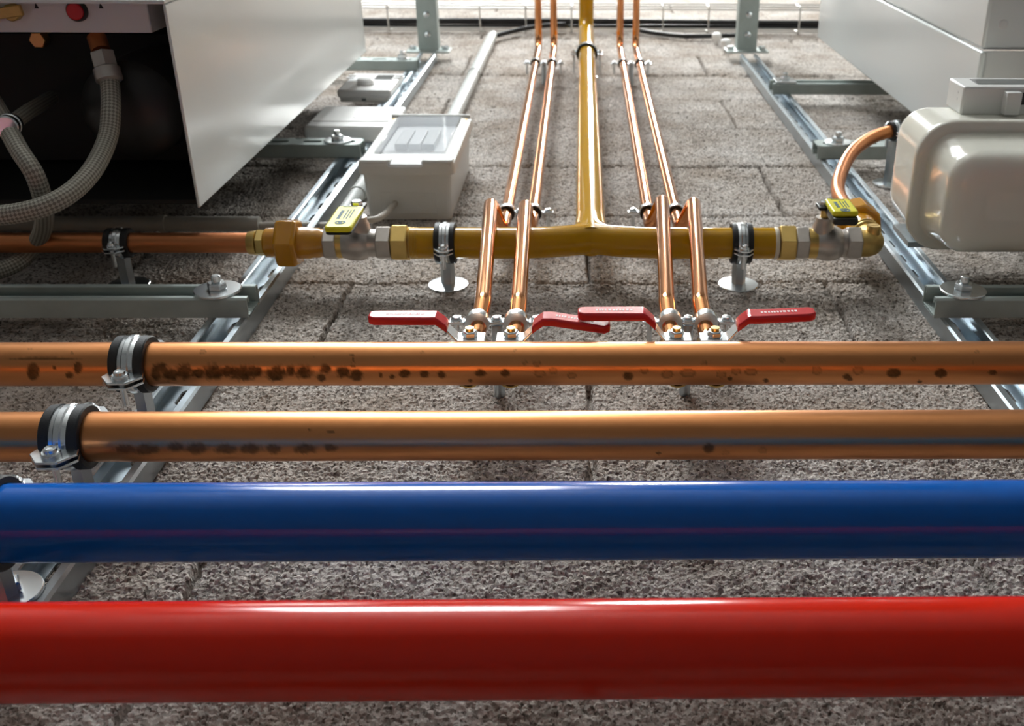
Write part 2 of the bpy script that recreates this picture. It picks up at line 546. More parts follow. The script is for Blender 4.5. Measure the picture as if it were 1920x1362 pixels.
# skylight in the ceiling behind the camera
sk = (-1.72, -0.10, -3.95, -2.28)
sky = obj('window_1', MB().box(Vector(((sk[0] + sk[1]) / 2, (sk[2] + sk[3]) / 2, RZ - 0.012)), sk[1] - sk[0], sk[3] - sk[2], 0.012), 'daylight', loc=((sk[0] + sk[1]) / 2, (sk[2] + sk[3]) / 2, RZ))
struct(sky)
for (cx_, cy_, wx_, wy_) in ((sk[0] - 0.03, (sk[2] + sk[3]) / 2, 0.06, sk[3] - sk[2] + 0.12), (sk[1] + 0.03, (sk[2] + sk[3]) / 2, 0.06, sk[3] - sk[2] + 0.12),
                             ((sk[0] + sk[1]) / 2, sk[2] - 0.03, sk[1] - sk[0], 0.06), ((sk[0] + sk[1]) / 2, sk[3] + 0.03, sk[1] - sk[0], 0.06)):
    obj('window_frame', MB().box(Vector((cx_, cy_, RZ - 0.02)), wx_, wy_, 0.04), 'lamp_body', sky)


# ------------------------------------------------------------------- lamps
def ceiling_lamp(a, b, width, label):
    d = (b - a).normalized()
    t = thing('ceiling_lamp', label, 'lamp', (a + b) / 2)
    side = d.cross(Z).normalized()
    obj('lamp_housing', MB().box((a + b) / 2 + Z * 0.04, (b - a).length + 0.06, width + 0.05, 0.06, (d, side, Z)), 'lamp_body', t, bevel=0.006)
    obj('light_panel', MB().box((a + b) / 2, (b - a).length, width, 0.02, (d, side, Z)), 'lamp_light', t)


ZL = RZ - 0.08
ceiling_lamp(Vector((0.17, -1.06, ZL)), Vector((0.50, -0.63, ZL)), 0.28, 'lit light panel on the ceiling running towards the block wall')


# ------------------------------------------------- big horizontal pipes
def spots(pix, seedlist):
    pass


def big_pipe(name, label, cat, y, d, dia, mname, spots=None, x0=-0.95, x1=0.85, group=None):
    c = at(1000, y, d)
    r = dia / 2
    nx, na = 1400, 72
    xs = np.linspace(x0, x1, nx); xs[0] -= 0.6; xs[-1] += 0.6
    an = np.linspace(0, 2 * PI, na, endpoint=False)
    A, XX = np.meshgrid(an, xs)
    V = np.stack([XX.ravel(), c.y + r * np.cos(A.ravel()), c.z + r * np.sin(A.ravel())], 1)
    if not spots: 
        o = obj(name, MB().cyl(Vector((x0 - 0.6, c.y, c.z)), Vector((x1 + 0.6, c.y, c.z)), r, 96), mname, loc=(0, c.y, c.z))
        return tag(o, label, cat, group), c
    idx = np.arange(nx * na).reshape(nx, na)
    q = np.stack([idx[:-1], np.roll(idx, -1, 1)[:-1], np.roll(idx, -1, 1)[1:], idx[1:]], -1).reshape(-1, 4)
    me = bpy.data.meshes.new(name)
    L = np.array([0, c.y, c.z])
    faces = q.tolist() + [list(range(na - 1, -1, -1)), list(range((nx - 1) * na, nx * na))]
    me.from_pydata((V - L).tolist(), [], faces); me.update()
    me.polygons.foreach_set('use_smooth', [True] * (len(faces) - 2) + [False] * 2)
    # tarnish spots as an attribute of the surface
    px, py = px_of(V)
    nrm = np.stack([0 * A.ravel(), np.cos(A.ravel()), np.sin(A.ravel())], 1)
    face = ((np.array(CAM) - V) * nrm).sum(1) > 0
    st = np.zeros(len(V))
    jit = (vnoise(px * 0.25, py * 0.25, 77) - 0.5) * 0.5
    for sx, sy, rx, ry, k, kind in spots:
        q2 = np.hypot((px - sx) / rx, (py - sy) / ry) + (jit if kind == 'b' else jit * 0.35)
        if kind == 'r':      # a dried drop: a ring with a paler middle
            v = np.clip((1.12 - q2) / 0.15, 0, 1) * (0.45 + 0.55 * np.clip((q2 - 0.62) / 0.25, 0, 1))
        elif kind == 'b': v = np.clip((1.25 - q2) / 0.5, 0, 1)
        else: v = np.clip((1.1 - q2) / 0.25, 0, 1)
        st = np.maximum(st, v * k)
    st = np.where(face, st, 0)
    a_ = me.attributes.new('stain', 'FLOAT', 'POINT'); a_.data.foreach_set('value', st.astype(np.float32))
    me.materials.append(M[mname])
    o = bpy.data.objects.new(name, me); COL.objects.link(o); o.location = L
    LOC[o.name] = Vector(L)
    return tag(o, label, cat, group), c


sp1 = []
for sx, sy, rx, ry in [(292, 700, 10, 14), (300, 690, 14, 9), (320, 702, 16, 12), (345, 697, 15, 14), (372, 700, 14, 9), (400, 698, 22, 14), (428, 697, 16, 10), (455, 700, 26, 13),
                       (480, 697, 14, 10), (518, 701, 18, 14), (545, 695, 10, 9), (570, 698, 16, 12), (603, 708, 8, 7), (610, 692, 10, 8), (643, 698, 13, 10), (668, 704, 13, 11)]:
    sp1.append((sx, sy, rx, ry, 0.85, 'b'))
for sx, sy, rx, ry in [(62, 697, 12, 17), (130, 704, 8, 6), (146, 690, 8, 12), (102, 690, 4, 4), (759, 701, 11, 8), (796, 702, 9, 7), (828, 703, 8, 7), (901, 700, 11, 7), (947, 700, 9, 7),
                       (882, 714, 4, 3), (1178, 706, 10, 8), (1588, 707, 8, 5), (1593, 711, 6, 4), (1676, 700, 14, 9), (1764, 700, 12, 9), (1861, 699, 8, 5), (735, 707, 6, 4), (714, 704, 4, 4), (1369, 710, 5, 4), (1436, 714, 5, 4), (1724, 716, 5, 3)]:
    sp1.append((sx, sy, rx, ry, 0.8, 'd'))
for sx, sy, rx, ry in [(1012, 701, 11, 6), (1037, 696, 8, 6), (1072, 705, 8, 6), (1007, 682, 8, 5), (984, 680, 5, 4), (1251, 702, 11, 8), (1290, 700, 14, 8), (1352, 703, 9, 6), (1380, 697, 9, 6), (1408, 698, 12, 6), (1531, 695, 9, 8),
                       (1609, 695, 10, 8), (1208, 696, 8, 5), (1320, 681, 5, 4), (1466, 675, 5, 5), (1713, 674, 4, 4), (965, 657, 3, 2), (793, 662, 5, 3), (380, 660, 6, 4), (56, 655, 4, 2), (135, 662, 3, 2), (1825, 680, 3, 3), (1832, 660, 4, 3)]:
    sp1.append((sx, sy, rx, ry, 0.5, 'r'))
for sx, sy, rx, ry in [(660, 665, 6, 1.2), (662, 673, 1.5, 4), (658, 681, 3, 1.2), (664, 681, 3, 1.2), (658, 686, 1.5, 3), (664, 686, 1.5, 3), (661, 688, 4, 1.2), (588, 668, 5, 1.2), (80, 672, 80, 2.2)]:
    sp1.append((sx, sy, rx, ry, 0.7, 'd'))
sp2 = []
for sx, sy, rx, ry in [(275, 843, 22, 10), (235, 842, 20, 8), (330, 838, 16, 8), (368, 841, 22, 10), (423, 842, 20, 9), (470, 842, 20, 9), (513, 842, 14, 9), (572, 842, 20, 9), (620, 840, 12, 7)]:
    sp2.append((sx, sy, rx, ry, 0.65, 'b'))
for sx, sy, rx, ry in [(1329, 841, 11, 9), (580, 805, 4, 1.6), (620, 810, 6, 1.4), (1234, 850, 5, 3)]:
    sp2.append((sx, sy, rx, ry, 0.75, 'd'))
for sx, sy, rx, ry in [(1430, 845, 8, 6), (1360, 849, 7, 5)]:
    sp2.append((sx, sy, rx, ry, 0.3, 'r'))

D_CU = 0.078
_, C_RED = big_pipe('heating_pipe', 'thick glossy red painted pipe running across the foreground', 'pipe', 1217.5, 0.087, 0.0495, 'red')
_, C_BLUE = big_pipe('heating_pipe', 'thick glossy blue painted pipe above the red one', 'pipe', 977.0, 0.078, 0.0484, 'blue')
_, C_CU2 = big_pipe('copper_pipe', 'thick bare copper pipe directly above the blue pipe', 'pipe', 817.0, D_CU, 0.035, 'copper_stained', sp2)
_, C_CU1 = big_pipe('copper_pipe', 'thick copper pipe with dark water spots just below the red levers', 'pipe', 682.0, D_CU, 0.035, 'copper_stained', sp1)

# -------------------------------------------------------- mounting channels
RAIL_D = 0.021


def channel(o, along, across, out, length, width=0.041, depth=0.021, slots=True, pitch=0.05, mb=None, lips=True, t=0.002):
    """C channel: web on the wall side at o, open towards out; o = middle of the web at one end"""
    mb = mb or MB()
    w, dp = width / 2, depth
    def P(a, c, h): return o + along * a + across * c + out * h
    def strip(poly):      # closed profile polygon (c,h) swept along
        i0 = len(mb.v); k = len(poly)
        for a in (0, length):
            for c, h in poly: mb.v.append(P(a, c, h))
        mb.ring_faces(i0, i0 + k, k)
        mb.f.append(tuple(range(i0 + k - 1, i0 - 1, -1))); mb.f.append(tuple(range(i0 + k, i0 + 2 * k)))
    lip = 0.0085
    for sg in (-1, 1):
        if lips:
            pr = [(w, 0), (w, dp - 0.002), (w - 0.002, dp), (w - lip + 0.001, dp), (w - lip, dp - 0.001), (w - lip, dp - 0.007), (w - lip + t, dp - 0.007), (w - lip + t, dp - t), (w - t, dp - t), (w - t, 0)]
        else:
            pr = [(w, 0), (w, dp), (w - t, dp), (w - t, 0)]
        strip([(sg * c, h) for c, h in pr])
    # web with long slots
    n = max(1, int(length / pitch)); pl = length / n
    hw = w - t
    for i in range(n):
        a0 = i * pl
        if not slots:
            if i == 0: strip([(-hw, 0), (hw, 0), (hw, t), (-hw, t)])
            continue
        K = 20
        ring_o, ring_i = [], []
        sl, sr = pl * 0.29, 0.0062
        for k in range(K):
            an = 2 * PI * (k + 0.5) / K
            ca, sa = math.cos(an), math.sin(an)
            ii = (sr * ca + (sl - sr) * (1 if ca > 0 else -1), sr * sa)
            m = max(abs(ca) / (pl / 2), abs(sa) / hw); oo = (ca / m, sa / m)
            ring_i.append(ii); ring_o.append(oo)
        for h, lst in ((t, None),):
            pass
        i0 = len(mb.v)
        for rg, h in ((ring_o, t), (ring_i, t), (ring_i, 0), (ring_o, 0)):
            for aa, cc in rg: mb.v.append(P(a0 + pl / 2 + aa, cc, h))
        for q in range(3): mb.ring_faces(i0 + q * K, i0 + (q + 1) * K, K)
        # corner fill of the tile
        for (ca_, cc_) in ((1, 1), (-1, 1), (-1, -1), (1, -1)):
            kk = [k for k in range(K)]
            corner = P(a0 + pl / 2 + ca_ * pl / 2, cc_ * hw, t)
            best = None
            for k in range(K):
                p, q = ring_o[k], ring_o[(k + 1) % K]
                on_a = lambda z: abs(abs(z[0]) - pl / 2) < 1e-6
                if on_a(p) != on_a(q):
                    if (p[0] + q[0]) * ca_ > 0 and (p[1] + q[1]) * cc_ > 0: best = k
            if best is not None:
                mb.v.append(corner); mb.f.append((i0 + best, len(mb.v) - 1, i0 + (best + 1) % K))
    return mb


def rail(px_l, py, label):
    """vertical rail from its left front edge pixel"""
    x = at(px_l, py, RAIL_D).x + 0.0205
    top = 2.49
    t = obj('mounting_rail', channel(Vector((x, -0.0005, Z0 + 0.30)), Z, X, OUT, top - 0.30), 'galv', loc=(x, 0, Z0 + 0.3), bevel=0)
    tag(t, label, 'rail', 'vertical mounting rails on the wall')
    return x


XL = rail(-945 + 1092, 900, 'vertical galvanised steel rail on the left, carrying the copper pipe clamps')
XR = rail(1798, 640, 'vertical galvanised steel rail on the right, running behind the cream meter')


def bolt_on(t, c, wr=0.0235, nut_r=0.0085, washer=True, hex_=True, m='zinc', square=False):
    """washer, nut and bolt end on a surface whose outward side is OUT"""
    if washer:
        if square:
            obj('square_washer', MB().box(c + OUT * 0.002, 0.040, 0.004, 0.040), m, t, bevel=0.001)
        else:
            obj('washer', MB().lathe(c, OUT, [(0, wr), (0.002, wr), (0.0025, wr - 0.0006)], 40), m, t)
    obj('nut', MB().hexa(c + OUT * 0.0025, c + OUT * 0.0095, nut_r * 2, ch=0.0012), m, t)
    obj('bolt', MB().cyl(c + OUT * 0.0095, c + OUT * 0.017, nut_r * 0.55, 16, ch=0.001), m, t)


def strut(x0, x1, s0, label, open_out=True, boltpx=None, d0=RAIL_D, boltx=None, wr=0.0235, sq=False, mt='galv', hgt=0.041):
    """horizontal strut lying on the vertical rail"""
    sc = s0 + hgt / 2
    x0_, x1_ = min(x0, x1), max(x0, x1)
    t = thing('support_strut', label, 'strut', (x0_ if abs(x1) < abs(x0) else x1_, -d0, Z0 + sc), 'horizontal support struts on the rails')
    if open_out: mb = channel(Vector((x0_, -d0 - 0.0003, Z0 + sc)), X, Z, OUT, x1_ - x0_, width=hgt)
    else: mb = channel(Vector((x0_, -d0 - RAIL_D, Z0 + sc)), X, Z, -OUT, x1_ - x0_, width=hgt)
    obj('channel', mb, mt, t)
    if boltx is not None:
        bolt_on(t, Vector((boltx, -d0 - RAIL_D - 0.0005, Z0 + sc)), wr=wr, square=sq)
    return t


sL1 = at(300, 597, RAIL_D).z - Z0
e1 = at(458, 565, 0.042).x
strut(-1.05, e1, sL1, 'horizontal slotted strut below the left copper gas pipe, big round washer on its end', True, boltx=at(412, 540, 0.043).x, mt='galv_dull')
sL2 = at(580, 297, RAIL_D).z - Z0
strut(-0.95, at(672, 275, 0.042).x, sL2, 'horizontal strut with a slot and washer beside the clear lidded box', False, boltx=at(636, 262, 0.042).x, mt='galv_dull', wr=0.021)
sL3 = at(700, 133, RAIL_D).z - Z0
strut(-0.95, at(780, 115, 0.042).x, sL3, 'dark horizontal strut above the white room controller with a knob', False, boltx=at(757, 108, 0.042).x, mt='galv_dull', wr=0.012)
sR1 = at(1560, 178, RAIL_D).z - Z0
strut(at(1452, 160, 0.042).x, 0.95, sR1, 'horizontal strut high on the right rail below the right boiler casing', True, boltx=at(1470, 152, 0.042).x, mt='galv_dull', wr=0.016, sq=True)
sR2 = at(1600, 300, RAIL_D).z - Z0
strut(at(1540, 282, 0.042).x, 0.95, sR2, 'horizontal strut on the right rail behind the bent orange copper pipe', False, boltx=at(1565, 262, 0.042).x, mt='galv_dull', wr=0.021)
sR3 = at(1850, 597, RAIL_D).z - Z0
strut(at(1767, 575, 0.042).x, 0.95, sR3, 'horizontal slotted strut under the cream meter', True, boltx=at(1801, 540, 0.043).x, mt='galv_dull')


# ------------------------------------------------------- cantilever arms
def arm(px, py, label):
    p = at(px, py, RAIL_D)
    x = XL if px < 1000 else XR
    s = p.z - Z0
    t = thing('cantilever_arm', label, 'bracket', (x, -RAIL_D, Z0 + s), 'cantilever arms on top of the rails')
    obj('arm_channel', channel(Vector((x, -RAIL_D - 0.004, Z0 + s - 0.006)), OUT, X, Z, 0.40, slots=False, width=0.046, depth=0.041), 'galv_dull', t)
    obj('foot_plate', MB().box(Vector((x, -RAIL_D - 0.002, Z0 + s)), 0.10, 0.004, 0.06), 'galv_dull', t, bevel=0.001)
    for k in (-1, 1):
        c = Vector((x + k * 0.038, -RAIL_D - 0.004, Z0 + s))
        obj('bolt_head', MB().hexa(c, c + OUT * 0.008, 0.015, ch=0.001), 'zinc', t)
    for k in range(3):
        c = Vector((x, -0.06 - 0.045 * k, Z0 + s - 0.006))
        obj('bolt_head', MB().lathe(c, -Z, [(0, 0.008), (0.003, 0.007), (0.005, 0.003)], 20), 'zinc', t)


def white_cap(px, py, d, label):
    p = at(px, py, d)
    tag(obj('plastic_cap', MB().lathe(Vector((p.x, 0.004, p.z)), OUT, [(0, 0.006), (-p.y - 0.004, 0.006), (-p.y - 0.004, 0.0125), (-p.y + 0.006, 0.0125), (-p.y + 0.010, 0.008)], 24), 'plasticwhite', loc=(p.x, 0, p.z)), label, 'cap')


white_cap(1344, 66, 0.020, 'upper small white plastic cap on the wall left of the right arm')
white_cap(1361, 78, 0.020, 'lower small white plastic cap on the wall left of the right arm')
arm(797, 96, 'upright looking galvanised arm standing out from the top of the left rail')
arm(1400, 96, 'upright looking galvanised arm standing out from the top of the right rail')


# ------------------------------------------------------------ pipe clamps
def wrap_text(txt, c, axis, out, tan, R, size, u0, ang0):
    """raised characters bent round a band: text runs round the pipe"""
    cu = bpy.data.curves.new('stamp', 'FONT'); cu.body = txt; cu.size = size; cu.extrude = 0.0002
    tmp = bpy.data.objects.new('tmp', cu); COL.objects.link(tmp)
    bpy.context.view_layer.update()
    dg = bpy.context.evaluated_depsgraph_get()
    me = tmp.evaluated_get(dg).to_mesh()
    mb = MB()
    for v in me.vertices:
        a = ang0 + v.co.x / R
        rad = R + v.co.z
        mb.v.append(c + axis * (u0 - v.co.y) + (out * math.cos(a) + tan * math.sin(a)) * rad)
    mb.f = [tuple(p.vertices) for p in me.polygons]
    bpy.data.objects.remove(tmp); bpy.data.curves.remove(cu)
    return mb


def clamp(c, axis, r, label, group, base, kind='rail', name='pipe_clamp', w=0.024, es=1.0, ears=True, stamp=None, d_stop=0.0, tail=0.02):
    """rubber lined two-screw clamp round a pipe through c; base = distance from wall where its foot stands"""
    axis = axis.normalized()
    tan = axis.cross(OUT).normalized()      # direction of the ears
    if tan.z < -0.5: tan = -tan
    t = thing(name, label, 'pipe clamp', Vector((c.x, -base, c.z)), group)
    ro = r + 0.0052
    obj('rubber_lining', MB().lathe(c, axis, [(-w / 2, r + 0.0003), (-w / 2, ro - 0.001), (-w / 2 + 0.001, ro), (-w * 0.24, ro + 0.0003), (-w * 0.24, r + 0.002),
                                                (w * 0.24, r + 0.002), (w * 0.24, ro + 0.0003), (w / 2 - 0.001, ro), (w / 2, ro - 0.001), (w / 2, r + 0.0003)], 56, loop=True), 'rubber', t)
    b = obj('metal_band', MB().lathe(c, axis, [(-w * 0.25, r + 0.0022), (-w * 0.25, r + 0.0045), (-w * 0.11, r + 0.0050), (-w * 0.07, r + 0.0060), (w * 0.07, r + 0.0060), (w * 0.11, r + 0.0050), (w * 0.25, r + 0.0045), (w * 0.25, r + 0.0022)], 56, loop=True), 'zinc', t)
    if stamp:
        obj('stamped_size', wrap_text(stamp, c, axis, OUT, Z, r + 0.0052, 0.0065, 0.003, 0.35), 'black', b)
    e0 = r + 0.003
    for sg in (-1, 1):
        for k, h in ((0, 0.0012), (1, -0.0032)):
            n0 = c + OUT * h
            ew = w * 0.42 * es
            obj('clamp_ear', MB().prism([(-ew, e0), (ew, e0), (ew * 1.15, e0 + 0.006 * es), (ew * 0.5, e0 + 0.0150 * es), (-ew * 0.5, e0 + 0.0150 * es), (-ew * 1.15, e0 + 0.006 * es)], n0, axis, tan * sg, OUT, 0.0018), 'zinc', t, bevel=0.0004, seg=1)
        sc = c + tan * sg * (e0 + 0.0078 * es)
        s_ = obj('clamp_screw', MB().cyl(sc + OUT * 0.003, sc - OUT * min(tail, -c.y - base - 0.002), 0.0024, 14), 'zinc', t)
        obj('screw_head', MB().lathe(sc + OUT * 0.003, OUT, [(h_ * es, r_ * es) for h_, r_ in [(0, 0.0052), (0.0022, 0.0052), (0.0028, 0.0046), (0.0028, 0.0036), (0.0046, 0.0034), (0.0052, 0.0026), (0.0044, 0.0016), (0.0044, 0.0004)]], 24), 'zinc', s_)
    # boss and stand
    d_b = -c.y - (r + 0.0045)
    b0 = Vector((c.x, -d_b, c.z))
    f0 = Vector((c.x, -base, c.z))
    if kind == 'rail':
        obj('hex_boss', MB().hexa(b0, f0 + OUT * 0.003, 0.013), 'galv', t)
        obj('stud', MB().cyl(f0 + OUT * 0.004, f0 - OUT * 0.012, 0.004, 14), 'zinc', t)
        obj('slide_plate', MB().box(f0 + OUT * 0.0015, 0.030, 0.003, 0.02), 'galv', t)
    elif kind == 'rosette':
        obj('hex_boss', MB().hexa(b0, f0 + OUT * 0.004, 0.014, ch=0.0008), 'galv', t)
        obj('wall_rosette', MB().lathe(f0 - OUT * 0.0, OUT, [(0, 0.0232), (0.0022, 0.0232), (0.003, 0.0225), (0.0045, 0.009)], 48), 'zinc', t)
    return t


G_CL = 'copper pipe clamps on the left rail'
# the two foreground clamps
xc1 = at(200, 675, D_CU + 0.02).x + 0.006
clamp(Vector((xc1, C_CU1.y, C_CU1.z)), X, 0.0176, 'black rubber lined steel clamp round the upper thick copper pipe', G_CL, RAIL_D, stamp='1.2', w=0.0265, es=1.25)
xc2 = at(78, 810, D_CU + 0.02).x + 0.004
clamp(Vector((xc2, C_CU2.y, C_CU2.z)), X, 0.0176, 'black rubber lined steel clamp round the thick copper pipe above the blue one', G_CL, RAIL_D, stamp='1.2', w=0.0265, es=1.25)
xc3 = at(-62, 977, 0.09).x
clamp(Vector((xc3, C_BLUE.y, C_BLUE.z)), X, 0.0243, 'steel clamp ear peeking over the left end of the blue pipe', G_CL, RAIL_D, w=0.0265, es=1.25)
# washer and bolt on the rail under the blue pipe
t = thing('rail_bolt', 'round steel washer and bolt on the left rail between the blue and red pipes', 'bolt', at(14, 1112, RAIL_D))
bolt_on(t, at(14, 1114, RAIL_D + 0.001), wr=0.0215)

# ------------------------------------------------------- gas header (yellow)
D_G, R_G = 0.052, 0.01765
CG = at(1000, 456.0, D_G)
sG = CG.z


def gx(px, py=456.0): return at(px, py, D_G).x


def gp(px): return Vector((gx(px), -D_G, sG))


XRISER = at(1107, 400, D_G).x
zb = at(1100, 52, D_G).z                    # the riser turns into the room here
t = thing('gas_pipe', 'yellow painted gas pipe: cross header with a tall riser from its middle', 'pipe', Vector((XRISER, -D_G, sG)))
gas_root = t
# header, narrowed and lifted at the welded saddle in the middle like the bent branch of a swept tee
pts = []
for i in range(121):
    xx = gx(771) + (gx(1452) - gx(771)) * i / 120
    q = (xx - XRISER) / 0.035
    lift = 0.0140 * math.exp(-abs(q) ** 1.5)
    pts.append(Vector((xx, -D_G, sG + lift)))
obj('header', MB().tube(pts, R_G, 48), 'gas', t)
rp = [Vector((XRISER, -D_G, sG + 0.004)), Vector((XRISER, -D_G, sG + 0.02)), Vector((XRISER, -D_G, sG + 0.035)), Vector((XRISER, -D_G, sG + 0.06))]
path = fillet([Vector((XRISER, -D_G, sG + 0.005)), Vector((XRISER, -D_G, zb)), Vector((XRISER, -2.2, zb)), Vector((XRISER, -2.2, RZ))], [0.045, 0.05], 12)
obj('riser', MB().tube(path, R_G, 48), 'gas', t)
# swept shoulders where the riser is welded on to the header
for sg in (-1, 1):
    wp = fillet([Vector((XRISER + sg * 0.062, -D_G, sG + 0.001)), Vector((XRISER + sg * 0.004, -D_G, sG + 0.009)), Vector((XRISER, -D_G, sG + 0.085))], 0.040, 14)
    obj('welded_shoulder', MB().tube(wp, R_G * 0.985, 40), 'gas', t)
for px in (778, 784, 1167, 1175, 898, 1444):
    pass

G_GC = 'clamps on the gas pipe'
clamp(Vector((gx(836), -D_G, sG)), X, R_G, 'steel clamp on a round wall rosette, left of the copper pipes, round the yellow header', G_GC, 0.0, 'rosette', w=0.023)
clamp(Vector((gx(1389), -D_G, sG)), X, R_G, 'steel clamp on a round wall rosette, right of the copper pipes, round the yellow header', G_GC, 0.0, 'rosette', w=0.023)
zc = at(1100, 100, D_G).z
clamp(Vector((XRISER, -D_G, zc)), Z, R_G, 'black ringed clamp high up round the yellow riser', G_GC, 0.0, 'rosette', w=0.02, tail=0.04)


# --------------------------------------------- left gas train (copper side)
R22 = 0.0112
cp = MB().cyl(Vector((-1.2, -D_G, sG)), gp(474), R22, 40)
tag(obj('copper_pipe', cp, 'copper_dull', loc=(gx(240), -D_G, sG)), 'dull horizontal copper gas pipe at the left, below the white boiler casing', 'pipe')
clamp(Vector((gx(224), -D_G, sG)), X, R22, 'small rubber lined clamp round the dull left copper gas pipe', G_GC, 0.0, 'rosette', w=0.026)

t = thing('compression_fitting', 'small brass fitting at the end of the dull left copper gas pipe', 'fitting', gp(482))
obj('compression_nut', MB().lathe(gp(466), X, [(0, R22 + 0.001), (0.001, 0.0128), (0.009, 0.0138), (0.0095, 0.0128)], 36), 'brass', t)
obj('hex_body', MB().hexa(gp(483), gp(498), 0.0265, ch=0.001), 'brass_dull', t)

t = thing('pipe_union', 'chunky mustard painted hexagonal union left of the yellow handled valve', 'fitting', gp(545))
obj('inlet_collar', MB().lathe(gp(497), X, [(0, 0.0145), (0.002, 0.0165), (0.016, 0.017)], 36), 'mustard', t)
obj('union_nut', MB().hexa(gp(522), gp(562), 0.0505, ph=0.25, ch=0.003), 'mustard', t, bevel=0.0012)
obj('outlet_collar', MB().lathe(gp(562), X, [(0, 0.0178), (0.012, 0.0178), (0.015, 0.0168), (0.022, 0.0168), (0.024, 0.0155), (0.030, 0.015)], 36), 'mustard', t)


def gas_valve(p0, p1, flip, label, hpts, handle_black):
    """nickel ball valve lying along x from pixel p0 to p1"""
    L = gx(p1) - gx(p0)
    def q(f): return gp(p0) + X * (L * f)
    t = thing('ball_valve', label, 'valve', q(0.5), 'yellow handled gas valves')
    body = [(0.26, 0.0168), (0.30, 0.0178), (0.38, 0.0195), (0.47, 0.0202), (0.56, 0.0195), (0.63, 0.0172), (0.66, 0.0155), (0.78, 0.0152)]
    if not flip:
        obj('end_hexagon', MB().hexa(q(0), q(0.19), 0.0345, ph=0.1, ch=0.001), 'nickel', t, bevel=0.0006)
        obj('seal_ring', MB().cyl(q(0.19), q(0.27), 0.0172, 36), 'brass', t)
        obj('valve_body', MB().lathe(q(0), X, [(f * L, r) for f, r in body], 40), 'nickel', t)
        obj('end_hexagon', MB().hexa(q(0.78), q(1.0), 0.0345, ph=0.1, ch=0.001), 'nickel', t, bevel=0.0006)
    else:
        obj('end_hexagon', MB().hexa(q(0), q(0.20), 0.0345, ph=0.1, ch=0.001), 'nickel', t, bevel=0.0006)
        obj('seal_ring', MB().cyl(q(0.20), q(0.33), 0.0172, 36), 'brass', t)
        obj('valve_body', MB().lathe(q(0.06), X, [(f * L, r) for f, r in body], 40), 'nickel', t)
        obj('end_hexagon', MB().hexa(q(0.78), q(1.0), 0.0345, ph=0.1, ch=0.001), 'nickel', t, bevel=0.0006)
    sx = q(0.53 if not flip else 0.42)
    # bonnet, stem and gland nut
    obj('bonnet', MB().lathe(sx, OUT, [(0.012, 0.0125), (0.022, 0.0115), (0.026, 0.0095), (0.031, 0.0095)], 32), 'nickel', t)
    obj('stem', MB().cyl(sx + OUT * 0.030, sx + OUT * 0.047, 0.0045, 20), 'brass', t)
    (hx0, hx1, hs0, hs1, hd, th) = hpts
    hc = Vector((sx.x + (hx0 + hx1) / 2, -hd, sx.z + (hs0 + hs1) / 2))
    hw, hl = hx1 - hx0, hs1 - hs0
    core = MB().prism(rrect(hw * 0.96, hl, 0.005), hc - OUT * (th / 2), X, Z, OUT, th * (0.55 if handle_black else 0.3))
    h = obj('handle_core', core, 'black', t, bevel=0.0015)
    sh = hl * (0.90 if handle_black else 0.98)
    s2 = obj('handle_sleeve', MB().prism(rrect(hw, sh, 0.005), hc + OUT * (th * (0.05 if handle_black else -0.2)) + Z * ((hl - sh) / 2 * (1 if handle_black else -1)), X, Z, OUT, th * (0.45 if handle_black else 0.7)), 'yellow', t, bevel=0.002)
    # the printed panel: round mark and lines too small to read
    pm = MB()
    fr = hc + OUT * (th * 0.5 + 0.0001)
    if handle_black: fr = hc + OUT * (th * 0.5 + 0.0001)
    pm.lathe(fr - Z * hl * 0.30 + X * hw * 0.0, OUT, [(0, 0.0055), (0.0003, 0.0055), (0.0003, 0.0035), (0, 0.0035)], 24, loop=True)
    pm.lathe(fr - Z * hl * 0.30, OUT, [(0, 0.0022), (0.0003, 0.0022)], 16)
    for i, (dx, a, b, ww) in enumerate([(-0.005, -0.14, 0.24, 0.0034), (0.0005, -0.12, 0.28, 0.001), (0.0035, -0.14, 0.24, 0.001), (0.0065, -0.10, 0.30, 0.0012)]):
        k = a
        while k < b:
            lk = random.uniform(0.035, 0.06)
            pm.box(fr + X * dx + Z * hl * (k + lk / 2), ww, 0.0004, hl * lk * 0.8)
            k += lk
    pm.box(fr + Z * hl * 0.42, hw * 0.55, 0.0004, 0.0012)
    obj('printed_marks', pm, 'print', s2)
    # screw through the handle on the stem
    obj('handle_nut', MB().hexa(Vector((sx.x, -hd, sx.z)) + OUT * 0.000, Vector((sx.x, -hd, sx.z)) + OUT * 0.006, 0.011, ch=0.001), 'zinc', t)
    obj('handle_hub', MB().box(Vector((sx.x, -hd + 0.001, sx.z)), 0.018, 0.004, 0.02), 'black', t, bevel=0.001)
    return t


a = at(632, 392, 0.095); b = at(612, 434, 0.095)
sxl = gx(610) + (gx(735) - gx(610)) * 0.53
x0 = at(622, 412, 0.095).x; x1 = at(672, 412, 0.095).x
gas_valve(610, 735, False, 'nickel ball valve with a long yellow handle, left end of the yellow header', (x0 - sxl, x1 - sxl, b.z - sG, a.z - sG, 0.095, 0.009), False)
sxr = gx(1489) + (gx(1611) - gx(1489)) * 0.42
a = at(1543, 383, 0.096); b = at(1560, 412, 0.096)
x0 = at(1551, 394, 0.096).x; x1 = at(1599, 394, 0.096).x
gas_valve(1489, 1611, True, 'nickel ball valve with a black and yellow handle, right end of the yellow header', (x0 - sxr, x1 - sxr, b.z - sG, a.z - sG, 0.096, 0.014), True)

